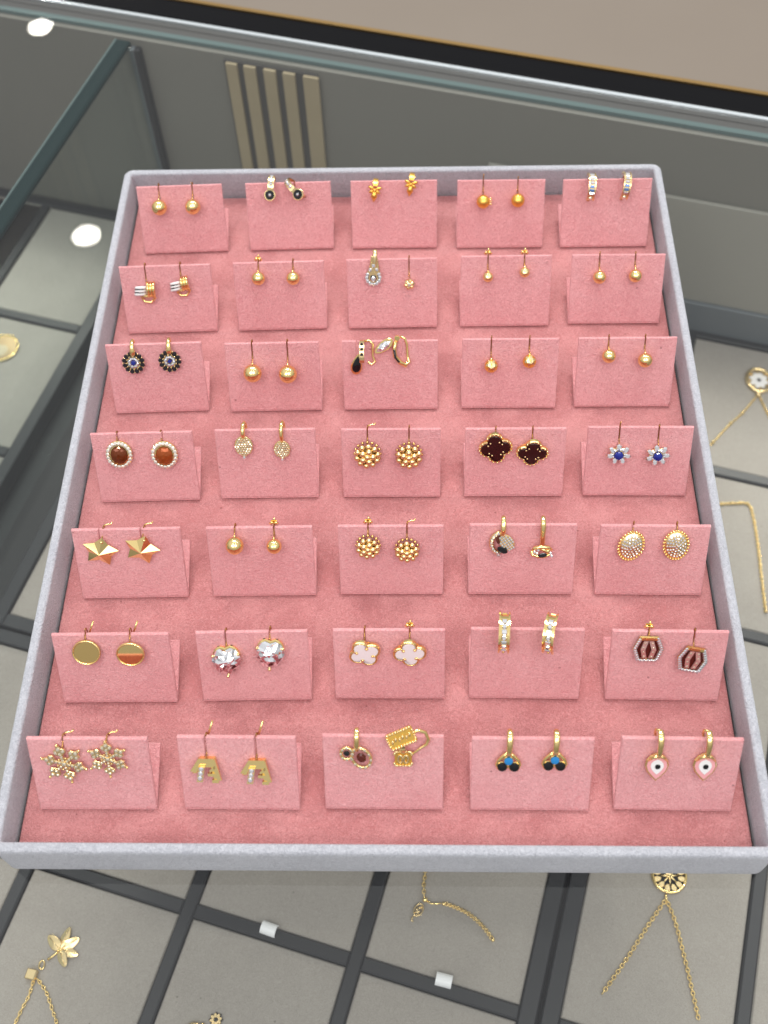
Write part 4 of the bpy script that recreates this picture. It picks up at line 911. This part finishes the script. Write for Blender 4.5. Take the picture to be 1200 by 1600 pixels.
def e_ornate(t, top, i):
    if i == 0:
        m = T(0, 0, 1.8) @ RX(-6)
        mb = MB(); mb.m = m @ T(1.6, -.6, 0) @ RZ(28); loop = [(3.0 * math.cos(a), 3.9 * math.sin(a), 0) for a in [2 * math.pi * k / 22 for k in range(22)]]
        mb.tube(loop, .62, 7, True); mb.build('large_loop', 'gold', t)
        mb = MB(); mb.m = m @ T(1.6, -.6, 0) @ RZ(28)
        for p in loop[::2]: mb.gem((p[0], p[1], .6), .55)
        mb.build('loop_stones', 'champ', t, kind='stuff')
        mb = MB(); mb.m = m @ T(-3.2, 1.2, .3); lp = [(2.0 * math.cos(a), 2.2 * math.sin(a), 0) for a in [2 * math.pi * k / 16 for k in range(16)]]; mb.tube(lp, .6, 7, True); mb.build('small_loop', 'gold', t)
        mb = MB(); mb.m = m @ T(-3.2, 1.2, .3)
        for p in lp[::2]: mb.gem((p[0], p[1], .6), .5)
        mb.build('small_loop_stones', 'champ', t, kind='stuff')
        mb = MB(); mb.m = m; mb.gem((1.6, -.6, .1), 2.0, n=8, asp=.8, ang=.4); mb.build('garnet', 'darkred', t)
        mb = MB(); mb.m = m; mb.gem((-3.2, 1.2, .3), 1.1); mb.build('black_stone', 'blackstone', t)
        mb = MB(); mb.strip([(.2, 2.6, 2.0), (.2, 4.4, 2.6), (.2, top + .8, 2.4), (.2, top + 2.4, 1.0), (.2, top + 2.6, -.6), (.2, top, -2.4)], [1.3, 1.8, 1.8, 1.7, 1.4, 1.1], 1.1, rnd=True); mb.build('bail', 'gold', t)
    else:
        m = T(0, 0, 1.8) @ RX(-6); sq = rrect(2.9, 2.7, 1.1, 3)
        mb = MB(); mb.m = m; mb.prism(sq, -.6, .2, .2); mb.build('lower_plate', 'goldsat', t)
        mb = MB(); mb.m = m
        for p in rrect(2.9, 2.7, 1.0, 4): mb.ball((p[0], p[1], .3), .55, 6, 5)
        for k in range(5): mb.ball((-2 + k, -2.7, .3), .5, 6, 5); mb.ball((-2 + k, 2.7, .3), .5, 6, 5)
        mb.build('beaded_rim', 'goldpale', t, kind='stuff')
        for s_ in (-1, 1):
            mb = MB(); mb.m = m; mb.tube([(s_ * .95 + .7 * math.cos(a), 1.5 * math.sin(a), .5) for a in [2 * math.pi * k / 12 for k in range(12)]], .4, 6, True); mb.build('inner_loop', 'goldpale', t)
        # upper tilted plate leaning out above the card's edge
        m2 = T(-.6, 9.3, 3.0) @ RX(-14) @ RZ(24)
        mb = MB(); mb.m = m2; mb.prism(rrect(4.7, 3.0, .7, 2), -.5, .3, .2); mb.build('upper_plate', 'goldsat', t)
        mb = MB(); mb.m = m2
        for x in range(-4, 5):
            for y in (-2.6, 2.6): mb.ball((x, y, .4), .55, 6, 5)
        for y in (-1.5, -.5, .5, 1.5): mb.ball((-4.5, y, .4), .5, 6, 5); mb.ball((4.5, y, .4), .5, 6, 5)
        mb.build('upper_beads', 'goldpale', t, kind='stuff')
        for k in range(6):
            mb = MB(); mb.m = m2 @ T(-3.1 + 1.25 * k, (k % 2) * .5 - .2, 0) @ RZ(-20); mb.ball((0, 0, .6), .6, 8, 6, (.7, 1.6, .7)); mb.build('upper_petal', 'goldpale', t)
        mb = MB(); mb.strip([(0, 2.6, 2.2), (0, 4.6, 2.7), (-.3, 6.8, 3.0)], 1.5, .8); mb.tube([(.4, 3.4, 2.6), (-1.2, 4.6, 2.9), (-1.9, 5.8, 2.8)], .5, 6); mb.build('link', 'gold', t)
        mb = MB(); mb.tube([(2.6, 10.6, 2.2), (5.0, 11.2, 1.2), (7.3, 10.0, .8), (8.4, 7.4, .9), (7.8, 5.4, 1.2), (6.0, 4.4, 1.6), (4.2, 2.8, 1.8), (2.8, 1.6, 1.8)], [.6, .65, .65, .65, .6, .45, .45, .45], 8); mb.build('lever_arc', 'gold', t)
def e_trio(t, top, i):
    m = T(0, 0, 1.8) @ RX(-6); 
    for (x, y, r_, mt, nm) in ((0, 1.2, 1.45, 'opal', 'blue_cabochon'), (-2.0, -1.5, 1.65, 'black', 'black_cabochon'), (2.0, -1.6, 1.65, 'black', 'black_cabochon')):
        mb = MB(); mb.m = m @ T(x, y, .8 if mt == 'opal' else .2); mb.prism(circ(r_ + .3, 18), -.6, .2, .2); mb.build('bezel', 'gold', t)
        mb = MB(); mb.m = m @ T(x, y, .9 if mt == 'opal' else .3); mb.prism(circ(r_, 18), .1, .6, .25, dome=.15); mb.build(nm, mt, t)
    for s_ in (-1, 1):
        mb = MB(); mb.m = m; mb.tube([(0, 4.0, .3), (s_ * 1.5, 2.9, .2), (s_ * 3.2, 1.0, .1), (s_ * 3.9, -.8, 0), (s_ * 3.4, -2.6, 0)], [.7, .65, .6, .55, .35], 8); mb.build('side_arm', 'gold', t)
    tt = top + 1.2
    mb = MB(); mb.strip([(.0, 3.2, 2.2), (.1, 5, 2.8), (.2, tt - 1, 2.6), (.3, tt + 1.2, 1.2), (.3, tt + 1.7, -.4), (.3, tt + .4, -2.2), (.2, tt - 4, -2.6)], [1.9, 2.0, 2.1, 2.1, 1.8, 1.4, 1.0], 1.1, rnd=True); mb.build('bail', 'gold', t)
def e_eye(t, top, i):
    m = T(0, -.4, 1.6) @ RX(-8) @ Matrix.Diagonal((1.1, 1.16, 1, 1))
    def dr(s_): return [(q[0] * s_, q[1] * s_) for q in [(0, -4.9), (1.4, -3.5), (2.7, -1.9), (3.3, -.2), (3.0, 1.6), (2.0, 2.9), (.8, 3.5), (0, 3.9), (-.8, 3.5), (-2.0, 2.9), (-3.0, 1.6), (-3.3, -.2), (-2.7, -1.9), (-1.4, -3.5)]]
    mb = MB(); mb.m = m; mb.prism(dr(1.08), -.6, .3, .2); mb.build('drop_bezel', 'gold', t)
    mb = MB(); mb.m = m; mb.prism(dr(.94), .25, .55, .12); mb.build('pink_enamel', 'pinken', t)
    mb = MB(); mb.m = m; mb.prism([(x * .6, y * .58) for x, y in dr(1)], .5, .75, .08); mb.build('eye_white', 'white', t)
    mb = MB(); mb.m = m; mb.prism(circ(.85, 14, .15, -.1), .7, .95, .1); mb.build('pupil', 'black', t)
    tt = top + 1.4
    mb = MB(); mb.m = Matrix(); 
    for s_ in (-1, 1): mb.tube([(0, 4.6, 2.6), (s_ * 1.6, 3.6, 2.2), (s_ * 3.2, 1.6, 1.9)], [.75, .6, .3], 8)
    mb.build('shoulder', 'gold', t)
    mb = MB(); mb.strip([(0, 3.6, 2.4), (.05, 5.2, 2.9), (.1, tt - 1, 2.7), (.1, tt + 1.2, 1.2), (.1, tt + 1.8, -.4)], [1.3, 1.7, 2.0, 2.1, 1.9], 1.1, rnd=True); mb.build('bail', 'gold', t)
    mb = MB(); mb.tube([(.1, tt + 1.8, -.4), (-1.1, tt + 1.2, -1.6), (-1.0, tt - .6, -2.4), (0, tt - 5, -2.6)], .5, 7); mb.build('lever', 'gold', t)

D = {
(1,1): ('plain gold ball drop earring', e_ball, dict(r=3.35), 'gold ball drop earrings', 'gold balls'),
(1,2): ('pavé gold hoop with black disc', e_blackhoop, {}, 'hoops with black disc', 'black disc hoops'),
(1,3): ('satin yellow gold bow hoop', e_bow, {}, 'bow hoops', 'gold bow hoops'),
(1,4): ('gold ball wrapped in petals', e_petalball, {}, 'petal ball earrings', 'petal balls'),
(1,5): ('narrow hoop with blue baguettes', e_baghoop, {}, 'blue baguette hoops', 'blue baguette hoops'),
(2,1): ('gold and white ribbed knot', e_knot, {}, 'ribbed knot earrings', 'ribbed knots'),
(2,2): ('plain gold ball drop earring', e_ball, dict(r=2.8, hk=(1, 0)), 'gold ball drop earrings', 'gold balls'),
(2,3): None,
(2,4): ('tiny star faced gold ball', e_starball, dict(r=2.25, hk=1), 'star ball earrings', 'tiny star balls'),
(2,5): ('plain gold ball drop earring', e_ball, dict(r=2.7), 'gold ball drop earrings', 'gold balls'),
(3,1): ('black petal flower earring', e_blackflower, {}, 'black flower earrings', 'black flowers'),
(3,2): ('large gold ball drop earring', e_ball, dict(r=3.6, hk=0), 'gold ball drop earrings', 'large gold balls'),
(3,3): None,
(3,4): ('gold ball with cut star', e_starball, dict(r=2.8, n=6, mat='goldsat'), 'star ball earrings', 'cut star balls'),
(3,5): ('plain gold ball drop earring', e_ball, dict(r=2.7, r2=2.85), 'gold ball drop earrings', 'gold balls'),
(4,1): ('oval brown crystal halo earring', e_halo, {}, 'oval halo earrings', 'brown oval crystals'),
(4,2): ('pavé leaf on small hoop', e_leafpave, {}, 'pavé leaf earrings', 'pavé leaves'),
(4,3): ('large pearly bead cluster', e_cluster, dict(r=5.2, hk=(3, 0)), 'bead cluster earrings', 'large bead clusters'),
(4,4): ('dark red four leaf clover', None, {}, 'clover earrings', 'dark clovers'),
(4,5): ('white star with blue centre', e_sapphire, {}, 'sapphire star earrings', 'blue centred stars'),
(5,1): ('faceted gold star earring', e_star3d, {}, 'faceted star earrings', 'faceted gold stars'),
(5,2): ('plain gold ball drop earring', e_ball, dict(r=3.2, r2=2.7, hk=(0, 1)), 'gold ball drop earrings', 'gold balls'),
(5,3): ('small gold bead cluster', e_cluster, dict(r=4.4, hk=(1, 3), br=1.2, mat='goldpale'), 'bead cluster earrings', 'gold bead clusters'),
(5,4): None,
(5,5): ('silvery pavé oval, beaded rim', e_paveoval, {}, 'pavé oval earrings', 'pavé ovals'),
(6,1): ('flat polished gold disc', e_disc, {}, 'polished disc earrings', 'flat gold discs'),
(6,2): ('clear crystal heart earring', e_heart, {}, 'crystal heart earrings', 'crystal hearts'),
(6,3): ('white four leaf clover', None, {}, 'clover earrings', 'white clovers'),
(6,4): ('gold hoop with clear stones', e_hoop, {}, 'stone set hoops', 'stone set hoops'),
(6,5): ('hexagon frame with rose bars', e_hex, {}, 'hexagon earrings', 'hexagon frames'),
(7,1): ('pavé gold snowflake earring', e_snow, {}, 'snowflake earrings', 'gold snowflakes'),
(7,2): ('angular gold bar earring', e_letter, {}, 'angular bar earrings', 'angular gold bars'),
(7,3): None,
(7,4): ('blue and black dot trio', e_trio, {}, 'three dot earrings', 'blue and black dots'),
(7,5): ('pink eye shaped drop', e_eye, {}, 'pink eye earrings', 'pink eye drops')}
ODD = {
(2,3): (('halo teardrop pendant earring', e_teardrop), ('small gold flower ball earring', e_flowerball), 'a teardrop and flower ball'),
(3,3): (('hoop with black teardrop', e_dropleaf), ('open hoop with crystal leaf', e_dropleaf), 'black drop and crystal leaf'),
(5,4): (('pavé circle with black marquise', e_pend), ('twisted loop with black marquise', e_pend), 'black marquise pendants'),
(7,3): (('beaded double loop with garnet', e_ornate), ('ornate two plate lever earring', e_ornate), 'ornate beaded pieces')}
for (r, c) in sorted(CARDS):
    Mx, h, wd, lean = frame_of(r, c)
    slits = [(x, min(h - s - 1.2, 10) if h - s > 4.4 else 6.5) for x, s in POS[(r, c)]]
    d = D[(r, c)]
    make_card(r, c, slits, d[4] if d else ODD[(r, c)][2])
    for i, (x, s) in enumerate(POS[(r, c)]):
        side = 'left' if i == 0 else 'right'
        desc = d[0] if d else ODD[(r, c)][i][0]
        if r == 1 and c == 4 and i == 0: desc = 'gold petal ball, side prongs'
        label = '%s, %s one on %s card, %s' % (desc, side, COLN[c], ROWN[r])
        t = thing('earring', label, 'earring', group=(d[3] if d else 'unmatched pendant earrings'))
        t.matrix_world = Mx @ T(x * MM, s * MM, 0)
        top = h - s
        if r == 4 and c == 4: e_clover(t, top, i, 'onyx', True, 1.1 if i == 0 else 1.06, 4 if i == 0 else 16, 8 if i == 0 else -4)
        elif r == 6 and c == 3: e_clover(t, top, i, 'mop', False, .98, 10, 30 if i == 0 else 6)
        elif d: d[1](t, top, i, **d[2])
        else: ODD[(r, c)][i][1](t, top, i)
